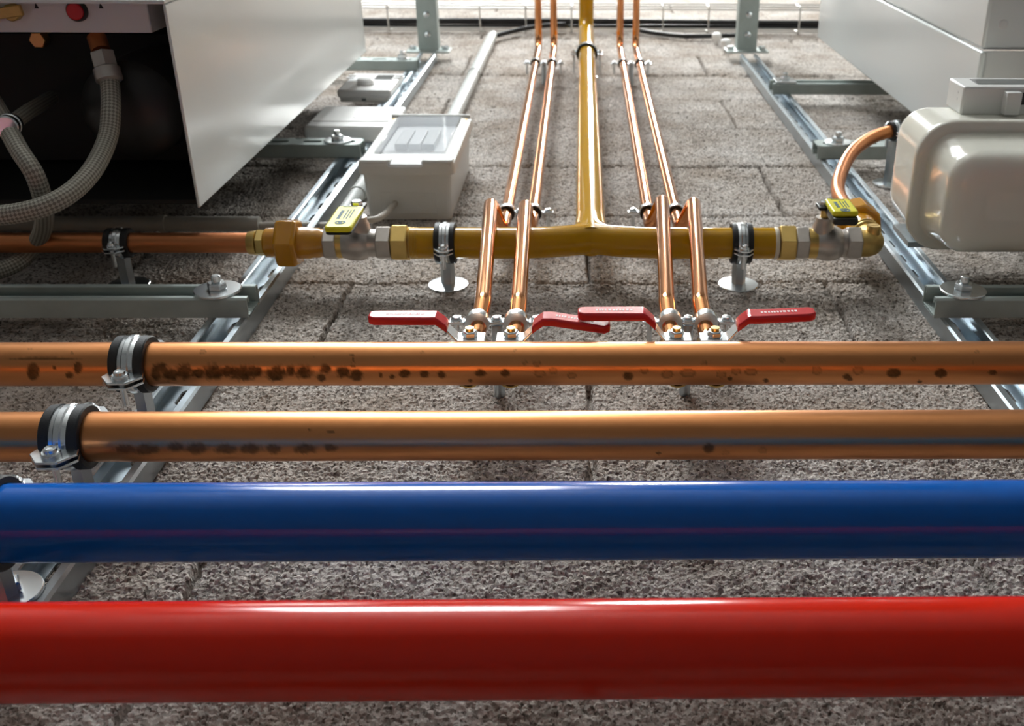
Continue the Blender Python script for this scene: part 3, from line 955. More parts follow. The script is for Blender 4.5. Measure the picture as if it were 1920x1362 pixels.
for (p0, p1, lab) in ((736, 767, 'brass hexagon nipple between the left ball valve and the yellow header'), (1459, 1489, 'brass hexagon nipple between the yellow header and the right ball valve')):
    t = thing('hexagon_nipple', lab, 'fitting', gp((p0 + p1) / 2), 'brass nipples on the yellow header')
    obj('hex_body', MB().hexa(gp(p0), gp(p1), 0.0375, ph=0.1, ch=0.0012), 'brass', t, bevel=0.0006)
    if p0 < 1000: obj('thread', MB().lathe(gp(767), X, [(k * 0.0008, 0.0172 + 0.0007 * (k % 2)) for k in range(14)], 36), 'brass_dull', t)
    else: obj('sealant_ring', MB().lathe(gp(1450), X, [(0, 0.0178), (0.002, 0.0188), (0.0045, 0.0178)], 36), 'tape', t)

# ------------------------------------ right elbow, mustard union, bent copper
t = thing('brass_elbow', 'cast brass elbow with a small round plug, right end of the gas pipe', 'fitting', gp(1640))
ce = gp(1634)
ep = fillet([gp(1611), ce, ce + Z * 0.030], 0.014, 10)
obj('elbow_body', MB().tube(ep, 0.0152, 36), 'brass_dull', t)
obj('bead_ring', MB().lathe(ce + Z * 0.024, Z, [(0, 0.0155), (0.0015, 0.0178), (0.004, 0.0178), (0.0055, 0.0155)], 36), 'brass', t)
obj('bead_ring', MB().lathe(ce + Z * 0.0305, Z, [(0, 0.0155), (0.0015, 0.0182), (0.004, 0.0182), (0.0055, 0.0155)], 36), 'brass', t)
tp = obj('test_plug', MB().lathe(ce + OUT * 0.008, OUT, [(0, 0.0075), (0.0125, 0.0075), (0.0135, 0.0068)], 28), 'brass', t)
obj('plug_slot', MB().box(ce + OUT * 0.0216, 0.009, 0.0004, 0.0016), 'brass_dull', tp)
t = thing('pipe_union', 'mustard painted union standing on the brass elbow behind the black and yellow handle', 'fitting', ce + Z * 0.06)
obj('union_collar', MB().lathe(ce + Z * 0.036, Z, [(0, 0.017), (0.008, 0.0185), (0.03, 0.0185)], 36), 'mustard', t)
obj('union_nut', MB().lathe(ce + Z * 0.056, Z, [(0, 0.025), (0.003, 0.0275), (0.032, 0.0275), (0.038, 0.022), (0.048, 0.0135)], 8, ph=0.2), 'mustard', t, bevel=0.0015)
cs = ce + Z * 0.100
bp = spline([cs, at(1572, 362, D_G), at(1577, 325, D_G + 0.006), at(1600, 284, D_G + 0.016), at(1640, 256, D_G + 0.024), at(1690, 243, D_G + 0.03), at(1760, 236, D_G + 0.034)], 10)
tag(obj('copper_pipe', MB().tube(bp, 0.0092, 32), 'copper_orange', loc=cs), 'short bent orange copper pipe rising from the right gas valve to the cream meter', 'pipe')
pc = at(1676, 246, D_G + 0.028)
_i = min(range(1, len(bp) - 1), key=lambda k: (bp[k] - pc).length); pc = bp[_i]
clamp(pc, bp[_i + 1] - bp[_i - 1], 0.0092, 'small clamp holding the bent orange copper pipe beside the cream meter', G_GC, 0.0, 'rosette', w=0.016, tail=0.03)


# ------------------------------------------------- four small copper pipes
R15 = 0.0077
D_F = 0.0795     # in front of the yellow header
D_V = 0.064      # at the valves
D_B = 0.042      # against the wall higher up
zt = at(1100, 88, D_B).z
SMALL = [  # valve, lower bend, upper bend, start at the wall, top
    dict(v=(896, 640), a=(906, 566), b=(920, 379), c=(951, 395), e=(1008, 97), lab='outermost left of the four thin copper pipes, jumping over the yellow header'),
    dict(v=(968, 640), a=(973, 566), b=(985, 382), c=(1001, 395), e=(1037.5, 97), lab='thin copper pipe just left of the yellow riser, jumping over the header'),
    dict(v=(1256, 640), a=(1250, 566), b=(1242, 373), c=(1214, 395), e=(1164, 97), lab='thin copper pipe just right of the yellow riser, jumping over the header'),
    dict(v=(1323, 640), a=(1313, 566), b=(1301, 377), c=(1266, 395), e=(1194, 97), lab='outermost right of the four thin copper pipes, jumping over the yellow header'),
]
VALVES = []
for q in SMALL:
    xv_ = at(q['v'][0], 620, D_V).x
    A_ = at(q['a'][0], q['a'][1], D_F)
    B_ = at(q['b'][0], q['b'][1], D_F)
    Cw = at(q['c'][0], q['c'][1], D_B)
    E_ = at(q['e'][0], q['e'][1], D_B)
    Vt = Vector((xv_, -D_V, A_.z - 0.055))
    ztop = zt + (E_.z - zt) * 0
    pts = [Vt + Z * -0.015, Vt + Z * 0.012, A_, B_, Vector((Cw.x, -D_B, B_.z + 0.010)), Vector((E_.x, -D_B, zt)), Vector((E_.x, -1.9, zt)), Vector((E_.x, -1.9, RZ))]
    path = fillet(pts, [0.03, 0.03, 0.016, 0.016, 0.03, 0.04], 10)
    tag(obj('copper_pipe', MB().tube(path, R15, 28), 'copper', loc=Vt), q['lab'], 'pipe', 'thin copper pipes up the wall')
    VALVES.append((xv_, Vt))
    q['xs'] = (Cw.x, E_.x)


def small_valve(xv, label, side, out2=0.018, tilt=0.0, zref=None):
    """brass ball valve on a vertical pipe with a red lever pointing to side (-1 left, 1 right)"""
    zc = at(1100, 660, 0.072).z
    c = Vector((xv, -D_V, zc))
    t = thing('ball_valve', label, 'valve', c, 'red lever ball valves')
    obj('valve_body', MB().lathe(c, Z, [(-0.030, 0.0105), (-0.018, 0.0108), (-0.016, 0.0125), (-0.008, 0.0152), (0.0, 0.0162), (0.008, 0.0152), (0.014, 0.0125), (0.016, 0.0108), (0.022, 0.0105)], 36), 'brass', t)
    obj('compression_nut', MB().hexa(c + Z * 0.018, c + Z * 0.029, 0.0205, ch=0.001), 'brass', t, bevel=0.0005)
    obj('collar', MB().lathe(c + Z * 0.029, Z, [(0, 0.0108), (0.001, 0.0118), (0.005, 0.0118), (0.007, 0.0092), (0.008, 0.0085)], 32), 'zinc', t)
    obj('tee_stub', MB().cyl(c - Z * 0.030, Vector((xv, -D_V, C_CU1.z + 0.026)), 0.009, 24), 'copper', t)
    obj('bonnet', MB().cyl(c + OUT * 0.012, c + OUT * 0.0195, 0.0078, 24, ch=0.001), 'brass', t)
    d = X * side
    p = c + OUT * 0.020
    # steel strap: flat on the stem, rising outwards, then the gripped part
    w = 0.0065
    sx = [(-0.0125, 0), (0.010, 0), (0.0205, 0.0125 * out2 / 0.018), (0.0262, out2), (0.080, out2 + tilt)]
    def strip(pts, hw, th):
        mb = MB(); n = len(pts)
        st = []
        for i, (a_, h_) in enumerate(pts):
            b0 = p + d * a_ + OUT * h_
            st.append(len(mb.v))
            hw_ = hw[i] if isinstance(hw, list) else hw
            for zz, oo in ((-hw_, 0), (hw_, 0), (hw_, th), (-hw_, th)): mb.v.append(b0 + Z * zz + OUT * oo)
        for a_, b_ in zip(st, st[1:]): mb.ring_faces(a_, b_, 4)
        mb.f.append(tuple(range(st[0], st[0] + 4))); mb.f.append(tuple(range(st[-1] + 3, st[-1] - 1, -1)))
        return mb
    lev = obj('lever_strap', strip(sx, [0.0085, 0.0085, 0.0068, 0.0058, 0.0055], 0.0022), 'zinc', t, bevel=0.0006)
    # stop ears bent down beside the stem
    obj('stop_tab', MB().box(p - d * 0.0115 - OUT * 0.0015 + Z * 0.002, 0.002, 0.006, 0.008), 'zinc', lev)
    # vinyl sleeve
    gr = [(0.0175, 0.0125 * out2 / 0.018 - 0.0042), (0.0205, 0.0125 * out2 / 0.018 - 0.0012), (0.0268, out2 - 0.0014), (0.034, out2 - 0.0014), (0.077, out2 + tilt - 0.0014), (0.082, out2 + tilt - 0.001)]
    hw = [0.0080, 0.0084, 0.0084, 0.0086, 0.0082, 0.0050]
    g = obj('red_grip', strip(gr, hw, 0.0072), 'redplastic', lev, bevel=0.0018, seg=3)
    pm = MB()
    k = 0.038
    fz = lambda a_: out2 - 0.0014 + 0.0072 + tilt * (a_ - 0.034) / 0.043
    while k < 0.068:
        l = random.uniform(0.0012, 0.0026)
        pm.box(p + d * k + OUT * fz(k), l, 0.0003, 0.0032); k += l + 0.0009
    obj('grip_print', pm, 'whiteprint', g)
    n_ = obj('lever_nut', MB().hexa(p + OUT * 0.0022, p + OUT * 0.0078, 0.0115, ph=0.2, ch=0.001), 'zinc', t, bevel=0.0004)
    obj('stem_end', MB().cyl(p + OUT * 0.0078, p + OUT * 0.0105, 0.0036, 16), 'brass', n_)
    return t


small_valve(VALVES[0][0], 'leftmost brass valve above the copper pipe, its red lever pointing left', -1, 0.017)
small_valve(VALVES[1][0], 'second valve from the left, its red lever pointing right under another lever', 1, 0.016, tilt=-0.007)
small_valve(VALVES[2][0], 'third valve from the left, its red lever pointing left over another lever', -1, 0.0205)
small_valve(VALVES[3][0], 'rightmost brass valve above the copper pipe, its red lever pointing right', 1, 0.018, tilt=0.002)


def double_clamp(x1, x2, d, z, label, lined=True):
    """two small lined rings on one plate"""
    c = Vector(((x1 + x2) / 2, -d, z))
    t = thing('double_pipe_clamp', label, 'pipe clamp', Vector((c.x, 0, z)), 'double clamps on the thin copper pipes')
    for x in (x1, x2):
        o = Vector((x, -d, z))
        b = obj('ring_band', MB().lathe(o, Z, [(-0.005, 0.003), (-0.005, R15 + 0.0030), (0, R15 + 0.0038), (0.005, R15 + 0.0030), (0.005, 0.003)] if not lined else [(-0.005, R15 + (0.0018 if lined else 0.0002)), (-0.005, R15 + 0.0034), (0, R15 + 0.0040), (0.005, R15 + 0.0034), (0.005, R15 + (0.0018 if lined else 0.0002))], 32, loop=True), 'zinc', t)
        if lined: obj('rubber_lining', MB().lathe(o, Z, [(-0.0062, R15 + 0.0002), (-0.0062, R15 + 0.0024), (0.0062, R15 + 0.0024), (0.0062, R15 + 0.0002)], 32, loop=True), 'rubber', b)
    xs = [x1 - R15 - 0.0105, (x1 + x2) / 2, x2 + R15 + 0.0105]
    for i, x in enumerate(xs):
        o = Vector((x, -d, z))
        if i == 1: wdt = max(0.006, (x2 - x1) - 2 * (R15 + 0.003))
        else: wdt = 0.014
        obj('ear_plate', MB().box(o, wdt, 0.0032, 0.010), 'zinc', t, bevel=0.0008)
        s_ = obj('clamp_screw', MB().cyl(o + OUT * 0.002, o - OUT * min(0.022, d - 0.004), 0.0022, 12), 'zinc', t)
        obj('screw_head', MB().lathe(o + OUT * 0.0016, OUT, [(0, 0.0052), (0.001, 0.0056), (0.002, 0.0044), (0.0035, 0.0038), (0.0042, 0.002)], 20), 'zinc', s_)
    obj('stand_off', MB().cyl(Vector((c.x, -d + 0.0025, z)), Vector((c.x, 0.004, z)), 0.005, 16), 'galv', t)
    return t


def xs_at(i, z):
    q = SMALL[i]; z1 = at(1000, 340, D_B).z
    f = (z - (at(q['c'][0], q['c'][1], D_B).z)) / (zt - at(q['c'][0], q['c'][1], D_B).z)
    return q['xs'][0] + (q['xs'][1] - q['xs'][0]) * max(0, f)


zl = at(1000, 399, D_B).z
zr = at(1240, 398, D_B).z
double_clamp(xs_at(0, zl), xs_at(1, zl), D_B, zl, 'double clamp on the left pair of thin copper pipes just above the yellow header')
double_clamp(xs_at(2, zr), xs_at(3, zr), D_B, zr, 'double clamp on the right pair of thin copper pipes just above the yellow header')
zh = at(1020, 119, D_B).z
double_clamp(xs_at(0, zh), xs_at(1, zh), D_B, zh, 'double clamp high up on the left pair of thin copper pipes')
double_clamp(xs_at(2, zh), xs_at(3, zh), D_B, zh, 'double clamp high up on the right pair of thin copper pipes')
ZV = Z0 + 0.846
double_clamp(VALVES[0][0], VALVES[1][0], 0.0722, ZV, 'double clamp between the two left red lever valves', False)
double_clamp(VALVES[2][0], VALVES[3][0], 0.0722, ZV, 'double clamp between the two right red lever valves', False)


# ------------------------------------------------------------ left boiler
pr = at(375, 390, 0.09); pf = at(300, 15, 0.305)
XB = pr.x
sb = pr.z - Z0
st = at(668, 97, 0.09).z - Z0
t = thing('wall_boiler', 'white enamelled boiler casing at the upper left, open underneath', 'boiler', Vector((XB - 0.225, -0.09, Z0 + sb)))
DF = HW - (HW - 0.09) * 0 - (HW - 0.305)
DFR = 0.305
obj('side_panel', MB().bx(XB - 0.003, XB, 0.09, DFR, sb, st), 'enamel', t, bevel=0.0012)
obj('side_panel', MB().bx(XB - 0.453, XB - 0.450, 0.09, DFR, sb, st), 'enamel', t, bevel=0.0012)
obj('front_panel', MB().bx(XB - 0.453, XB, DFR, DFR + 0.004, sb - 0.002, st), 'enamel', t, bevel=0.0012)
obj('top_panel', MB().bx(XB - 0.453, XB, 0.09, DFR, st - 0.004, st), 'enamel', t)
obj('back_plate', MB().bx(XB - 0.448, XB - 0.004, 0.088, 0.093, sb + 0.02, st - 0.005), 'dark', t)  # back plate and inner box near black: the shade inside is in their colour
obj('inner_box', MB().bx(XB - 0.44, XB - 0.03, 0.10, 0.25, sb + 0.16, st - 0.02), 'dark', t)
# control plate under the front edge
gpl = at(285, 62, 0.272)
spl = gpl.z - Z0
XP = gpl.x
cpn = obj('control_plate', MB().bx(XP - 0.40, XP, 0.272, DFR - 0.002, spl, spl + 0.05), 'enamel_shade', t, bevel=0.001)
def on_plate(px, py):
    c = Vector(((px - CX) / F, (CY - py) / F, -1.0)); r = M3 @ c
    k = (Z0 + spl - CAM.z) / r.z
    return CAM + r * k
kc = on_plate(146, 20)
kb = obj('round_knob', MB().lathe(kc + Z * 0.001, -Z, [(0, 0.0108), (0.0055, 0.0105), (0.0065, 0.0098)], 32), 'black', cpn)
obj('knob_cap', MB().lathe(kc - Z * 0.0055, -Z, [(0, 0.0086), (0.0025, 0.0084), (0.0032, 0.0074)], 32), 'redplastic', cpn)
for px, py in ((68, 11), (189, 11)):
    o = on_plate(px, py)
    obj('arrow_mark', MB().prism([(-0.0022, -0.0026), (0.0026, -0.0026), (-0.0003, 0.0034)], o - Z * 0.0001, X, OUT, -Z, 0.0003), 'dark', cpn)
kv = on_plate(28, 22)
vk = obj('drain_key', MB().cyl(kv + Z * 0.001, kv - Z * 0.010, 0.0085, 24, ch=0.001), 'brass_dull', cpn)
obj('key_wing', MB().box(kv - Z * 0.012 - X * 0.009, 0.046, 0.011, 0.005, (Vector((1, -0.15, 0)).normalized(), Vector((0.15, 1, 0)).normalized(), Z)), 'brass_dull', vk, bevel=0.001)
# things showing inside: vessel, block, stubs
obj('expansion_vessel', MB().lathe(Vector((XB - 0.075, -0.185, Z0 + sb + 0.03)), Z, [(0, 0.02), (0.008, 0.045), (0.02, 0.055), (0.12, 0.055)], 36), 'black', t)
hs, hs2 = at(181, 70, 0.264), at(190, 97, 0.251)
obj('copper_stub', MB().cyl(hs, hs2, 0.0098, 24), 'copper_dull', t)
ns = at(74, 74, 0.245)
obj('brass_nut', MB().hexa(ns - Z * 0.006, ns + Z * 0.03, 0.017, ch=0.001), 'brass', t)
gs = at(138, 92, 0.225)
obj('gas_block', MB().box(gs + Z * 0.02, 0.03, 0.02, 0.04), 'enamel_shade', t, bevel=0.002)

# braided hoses
h1 = [at(206, 152, 0.224), at(208, 205, 0.200), at(200, 265, 0.172), at(165, 330, 0.150), at(105, 378, 0.136), at(20, 402, 0.128), at(-80, 405, 0.125)]
t = thing('braided_hose', 'steel braided hose hanging from the boiler beside the white side panel', 'hose', h1[0], 'braided hoses under the left boiler')
obj('hose_body', MB().tube(spline(h1, 12), 0.0098, 28, uvs=(22, 400)), 'braid', t)
fa = at(191, 99, 0.251); fd = h1[0] - fa; fl = fd.length
obj('hose_nut', MB().hexa(fa, fa + fd * 0.55, 0.0225, ch=0.001), 'nickel', t)
obj('crimp_collar', MB().lathe(fa + fd * 0.55, fd, [(0, 0.0115), (0.001, 0.0138), (fl * 0.42, 0.0138), (fl * 0.5, 0.0105)], 32), 'nickel', t)
h2 = [at(20, 253, 0.186), at(38, 285, 0.175), at(66, 330, 0.155), at(82, 385, 0.12), at(80, 430, 0.075), at(58, 470, 0.040), at(20, 500, 0.028), at(-60, 525, 0.024)]
t = thing('braided_hose', 'steel braided hose curling behind the dull copper gas pipe at the far left', 'hose', h2[0], 'braided hoses under the left boiler')
obj('hose_body', MB().tube(spline(h2, 12), 0.0092, 28, uvs=(22, 420)), 'braid', t)
t2 = thing('hose_joint', 'short braided hose end in a shiny ring joint at the far left', 'hose', at(15, 236, 0.19), 'braided hoses under the left boiler')
jp = at(16, 236, 0.19)
obj('hose_stub', MB().tube([jp, at(55, 208, 0.187), at(96, 184, 0.18)], 0.0080, 24, uvs=(22, 420)), 'braid', t2)
obj('joint_ring', MB().lathe(jp - (at(55, 208, 0.187) - jp).normalized() * 0.010, (at(55, 208, 0.187) - jp), [(0, 0.0105), (0.001, 0.0118), (0.008, 0.0118), (0.0085, 0.0108), (0.012, 0.0108), (0.013, 0.0118), (0.020, 0.0116), (0.021, 0.0085)], 32), 'zinc', t2)
obj('hose_stub', MB().tube([at(-40, 150, 0.21), at(-8, 195, 0.20), jp], 0.0082, 24, uvs=(22, 420)), 'braid', t2)

# ------------------------------------------------------------ right boiler
pr2 = at(1814, 293, 0.09)
XB2 = pr2.x; sb2 = pr2.z - Z0
st2 = at(1555, 70, 0.09).z - Z0
seam = at(1845, 97, 0.0)
# distance of the seam: same X as the casing side
def d_for_x(px, py, x):
    lo, hi = 0.0, 0.44
    for _ in range(50):
        m = (lo + hi) / 2
        if abs(at(px, py, m).x) > abs(x): lo = m
        else: hi = m
    return lo
d_seam = d_for_x(1845, 97, XB2)
t = thing('wall_boiler', 'white enamelled boiler casing at the upper right, above the cream meter', 'boiler', Vector((XB2 + 0.22, -0.09, Z0 + sb2)))
obj('side_panel', MB().bx(XB2 - 0.004, XB2 + 0.004, 0.09, d_seam, sb2, st2), 'enamel', t, bevel=0.003, seg=3)
obj('front_cover', MB().bx(XB2, XB2 + 0.44, d_seam + 0.0005, 0.315, sb2 + 0.012, st2 + 0.02), 'enamel', t, bevel=0.004, seg=3)
bpn = obj('bottom_panel', MB().bx(XB2 + 0.004, XB2 + 0.44, 0.09, d_seam, sb2 + 0.004, sb2 + 0.008), 'enamel_shade', t)
obj('top_panel', MB().bx(XB2, XB2 + 0.44, 0.09, d_seam, st2 - 0.004, st2), 'enamel', t)
c = at(1903, 70, 0.26); 
obj('screw_cap', MB().lathe(Vector((XB2 + 0.022, -0.255, Z0 + sb2 + 0.012)), -Z, [(0, 0.006), (0.0015, 0.0058), (0.002, 0.004)], 24), 'enamel_shade', t)


# ------------------------------------------------------------- cream meter
def mpt(px, py, s):
    cc = Vector(((px - CX) / F, (CY - py) / F, -1.0)); r = M3 @ cc
    return CAM + r * (s / r.z)


sF = 1.1105; sB = 1.034; sT = 1.225
fr = mpt(1810, 225, sF); rr_ = mpt(1810, 466, sF)
xl = mpt(1703, 380, sF).x
xrr = xl + 0.27
yf, yb = fr.y, rr_.y            # front (room side), back
dep = yb - yf
mc = Vector(((xl + xrr) / 2, (yf + yb) / 2, 0))
t = thing('gas_meter', 'cream enamelled meter with rounded pressed steel shells at the right edge', 'meter', Vector((mc.x, mc.y, Z0 + sB)))


def shell(rings):
    """rings = [(s, inset, corner radius)] stacked rounded rectangles"""
    mb = MB(); st_ = []
    for s_, ins, cr in rings:
        st_.append(len(mb.v))
        for a_, b_ in rrect(xrr - xl - 2 * ins, dep - 2 * ins, cr, 8): mb.v.append(Vector((mc.x + a_, mc.y + b_, Z0 + s_)))
    n = 36
    for a_, b_ in zip(st_, st_[1:]): mb.ring_faces(a_, b_, n)
    mb.f.append(tuple(range(st_[0], st_[0] + n))); mb.f.append(tuple(range(st_[-1] + n - 1, st_[-1] - 1, -1)))
    return mb


def arc(s0, s1, i0, i1, r0, r1, n=8):
    """quarter round from the side (s0, inset i0) to the end (s1, inset i1)"""
    return [(s0 + (s1 - s0) * math.sin(k / n * PI / 2), i0 + (i1 - i0) * (1 - math.cos(k / n * PI / 2)), r0 + (r1 - r0) * k / n) for k in range(n + 1)]


obj('upper_shell', shell([(sF + 0.004, 0.004, 0.036), (sT - 0.03, 0.006, 0.036)] + arc(sT - 0.03, sT, 0.006, 0.028, 0.036, 0.020)), 'cream', t, angle=60)
obj('flange', shell([(sF + 0.004, 0.003, 0.038), (sF + 0.004, 0.0, 0.040), (sF - 0.004, 0.0, 0.040), (sF - 0.006, 0.002, 0.038), (sF - 0.006, 0.008, 0.034)]), 'cream', t, angle=60)
low = [(sF - 0.006, 0.012, 0.030), (sF - 0.010, 0.014, 0.030)] + arc(sB + 0.022, sB, 0.0175, 0.036, 0.030, 0.020)
low += [(sB, 0.052, 0.014), (sB + 0.002, 0.056, 0.012), (sB + 0.002, 0.060, 0.010)]
obj('lower_shell', shell(low), 'cream', t, angle=60)
# index housing on the front of the upper shell
si = None
d_m = -yf
ci = mpt(1808, 163, 1.158)
ib = obj('index_housing', MB().bx(ci.x, ci.x + 0.13, d_m - 0.006, -ci.y, 1.158, 1.210), 'indexgrey', t, bevel=0.0025)
for k in (0.30, 0.62):
    yy = d_m + (-ci.y - d_m) * (0.35 + (k - 0.3) * 0.9)
    o = Vector((ci.x + 0.0003, -yy, Z0 + 1.175))
    obj('screw_head', MB().lathe(o, -X, [(0, 0.0018), (0.0006, 0.0017)], 16), 'enamel_shade', ib)
obj('index_window', MB().bx(ci.x + 0.02, ci.x + 0.11, -ci.y, -ci.y + 0.0006, 1.172, 1.200), 'screen', ib)
pb = mpt(1892, 198, 1.158)
obj('seal_block', MB().bx(pb.x - 0.0085, pb.x + 0.0085, d_m - 0.003, -ci.y - 0.004, 1.146, 1.160), 'indexgrey', ib, bevel=0.001)
obj('dark_slot', MB().bx(pb.x + 0.011, pb.x + 0.05, d_m + 0.006, -ci.y - 0.006, 1.1575, 1.160), 'black', ib)
# bracket foot between rail and meter
obj('meter_bracket', MB().bx(xl + 0.01, xl + 0.10, 0.0425, -yb + 0.004, sF + 0.01, sF + 0.075), 'galv', t)


# ------------------------------------------------------ distribution box
s0 = at(770, 415, 0.0).z - Z0
g0 = at(676, 300, 0.08); g1 = at(850, 300, 0.08)
DX0, DX1 = g0.x, g1.x
s1 = at(800, 219, 0.08).z - Z0
t = thing('distribution_box', 'light grey electrical box with a clear flip lid, left of the copper pipes', 'electrical box', Vector(((DX0 + DX1) / 2, 0, Z0 + s0)))
cxm = (DX0 + DX1) / 2
# tapering body
mb = MB(); st_ = []
for dd, ins in ((0.0, 0.006), (0.066, 0.0025)):
    st_.append(len(mb.v))
    for a_, b_ in rrect(DX1 - DX0 - 2 * ins, s1 - s0 - 2 * ins, 0.007): mb.v.append(Vector((cxm + a_, -dd, Z0 + (s0 + s1) / 2 + b_)))
mb.ring_faces(st_[0], st_[1], 24); mb.f.append(tuple(range(st_[0], st_[0] + 24))); mb.f.append(tuple(range(st_[1], st_[1] + 24)))
bd = obj('box_body', mb, 'plasticgrey', t, bevel=0.001)
fr_ = MB()
wx, hz = DX1 - DX0 + 0.004, s1 - s0 + 0.004
oc = Vector((cxm, -0.064, Z0 + (s0 + s1) / 2))
po = rrect(wx, hz, 0.009); pi_ = rrect(wx - 0.030, hz - 0.055, 0.004)
i0 = len(fr_.v)
for pp, hh in ((po, 0), (po, 0.012), (po, 0.014), (pi_, 0.018), (pi_, 0.006)):
    sh_ = 0.001 if hh == 0.014 else 0
    for a_, b_ in pp: fr_.v.append(oc + X * (a_ * (1 - sh_ * 12)) + Z * (b_ * (1 - sh_ * 6) + (0.010 if pp is pi_ else 0)) + OUT * hh)
for k in range(4): fr_.ring_faces(i0 + k * 24, i0 + (k + 1) * 24, 24)
fr_.ring_faces(i0 + 4 * 24, i0, 24)
obj('lid_frame', fr_, 'plasticgrey', t)
wl = obj('clear_lid', MB().box(oc + OUT * 0.020 + Z * 0.010, wx - 0.032, 0.003, hz - 0.058), 'clear', t, bevel=0.001)
obj('breaker_panel', MB().box(oc + OUT * 0.005 + Z * 0.010, wx - 0.034, 0.003, hz - 0.06), 'plasticwhite', t)
for k in range(3):
    obj('circuit_breaker', MB().box(oc + OUT * 0.010 + Z * 0.012 + X * (-0.022 + 0.019 * k), 0.017, 0.010, 0.085), 'indexgrey' if k != 1 else 'plasticwhite', t, bevel=0.001)
for k in (-1, 1):
    obj('lower_rim', MB().box(oc + OUT * 0.013 + X * k * wx * 0.325 - Z * (hz / 2 - 0.011), wx * 0.33, 0.012, 0.020), 'plasticgrey', t, bevel=0.003)
obj('latch', MB().box(oc + OUT * 0.0135 - Z * (hz / 2 - 0.006), wx * 0.36, 0.006, 0.016), 'clear', t, bevel=0.001)
obj('hinge', MB().cyl(oc + OUT * 0.017 + Z * (hz / 2 - 0.004) - X * wx * 0.47, oc + OUT * 0.017 + Z * (hz / 2 - 0.004) + X * wx * 0.47, 0.0035, 16), 'plasticgrey', t)
for k in (-1, 1):
    obj('lid_screw', MB().lathe(oc + OUT * 0.0145 + X * (k * (wx / 2 - 0.010)) + Z * (hz / 2 - 0.018), OUT, [(0, 0.004), (0.002, 0.0038)], 18), 'brass', t)
# knock-out panel on the underside
kz = Z0 + s0 + 0.0052
kp = obj('knockout_panel', MB().box(Vector((cxm, -0.024, Z0 + s0 + 0.0046)), 0.074, 0.030, 0.002), 'plasticgrey', bd, bevel=0.0005)
for k in (-1, 1):
    obj('knockout_ring', MB().lathe(Vector((cxm + k * 0.019, -0.024, Z0 + s0 + 0.0036)), -Z, [(0, 0.010), (0.0008, 0.010), (0.0008, 0.0085), (0, 0.0085)], 28, loop=True), 'plasticgrey', kp)
kc = Vector((cxm - 0.019, -0.024, Z0 + s0 + 0.003))
tag(obj('power_cable', MB().tube(spline([kc + Z * 0.006, kc - Z * 0.012, at(712, 408, 0.030), at(686, 414, 0.030), at(650, 417, 0.02)], 8), 0.0042, 18), 'cablegrey'), 'short beige cable curving out of the bottom of the clear lidded box', 'cable')

# ---------------------------------------------------------- white controllers
lb = at(640, 268, 0.0215); lf = at(640, 237, 0.050); lt = at(680, 196, 0.050)
xa, xb_ = at(566, 236, 0.05).x, at(761, 197, 0.05).x
t = thing('wiring_centre', 'plain flat white control box behind the clear lidded box', 'control box', Vector(((xa + xb_) / 2, -0.0215, lb.z)))
obj('housing', MB().bx(xa, xb_, 0.0215, 0.048, lb.z - Z0, lt.z - Z0), 'plasticwhite', t, bevel=0.006, seg=4)
zf0, zf1 = lb.z, lt.z
obj('cover_line', MB().bx(xa + 0.008, xb_ - 0.008, 0.0475, 0.0488, zf0 - Z0 + 0.034, zf0 - Z0 + 0.0355), 'plasticgrey', t)
obj('indicator', MB().lathe(Vector((xa + 0.072, -0.048, zf0 + 0.065)), OUT, [(0, 0.0035), (0.0006, 0.003)], 16), 'screen', t)
lb = at(690, 192, 0.0215); lt = at(700, 137, 0.044)
xa, xb_ = at(627, 172, 0.044).x, at(757, 137, 0.044).x
t = thing('room_controller', 'white room controller with a round knob and a small grey display', 'controller', Vector(((xa + xb_) / 2, -0.0215, lb.z)))
h = lt.z - lb.z
obj('base_plate', MB().bx(xa + 0.005, xb_ - 0.005, 0.0215, 0.030, lb.z - Z0, lt.z - Z0), 'plasticgrey', t, bevel=0.002)
obj('housing', MB().bx(xa, xb_, 0.029, 0.044, lb.z - Z0 + 0.002, lt.z - Z0), 'plasticwhite', t, bevel=0.005, seg=4)
cxm2 = (xa + xb_) / 2
kn = at(687, 152, 0.048)
obj('round_knob', MB().lathe(Vector((kn.x, -0.044, kn.z - 0.01)), OUT, [(0, 0.0165), (0.008, 0.0155), (0.010, 0.013)], 36), 'plasticwhite', t)
obj('display', MB().bx(kn.x + 0.008, kn.x + 0.042, 0.0437, 0.0445, lt.z - Z0 - 0.065, lt.z - Z0 - 0.022), 'screen', t)
for k in range(2):
    for sg in (-1, 1):
        obj('button', MB().bx(cxm2 + sg * 0.046 - 0.007, cxm2 + sg * 0.046 + 0.007, 0.0435, 0.0452, lt.z - Z0 - 0.055 + 0.022 * k, lt.z - Z0 - 0.045 + 0.022 * k), 'enamel_shade', t)
obj('cable_hole', MB().bx(cxm2 - 0.004, cxm2 + 0.004, 0.024, 0.029, lb.z - Z0 - 0.0004, lb.z - Z0 + 0.001), 'screen', t)

# ------------------------------------------------------------- conduits
def conduit(a, b, r, label, m='conduit', sleeves=()):
    t = thing('cable_conduit', label, 'conduit', a)
    obj('conduit_tube', MB().cyl(a, b, r, 32), m, t)
    for f in sleeves:
        p = a + (b - a) * f; dd = (b - a).normalized()
        obj('coupling', MB().lathe(p - dd * 0.004, dd, [(0, r), (0.0005, r + 0.0016), (0.0085, r + 0.0016), (0.009, r)], 32), m, t)
    return t


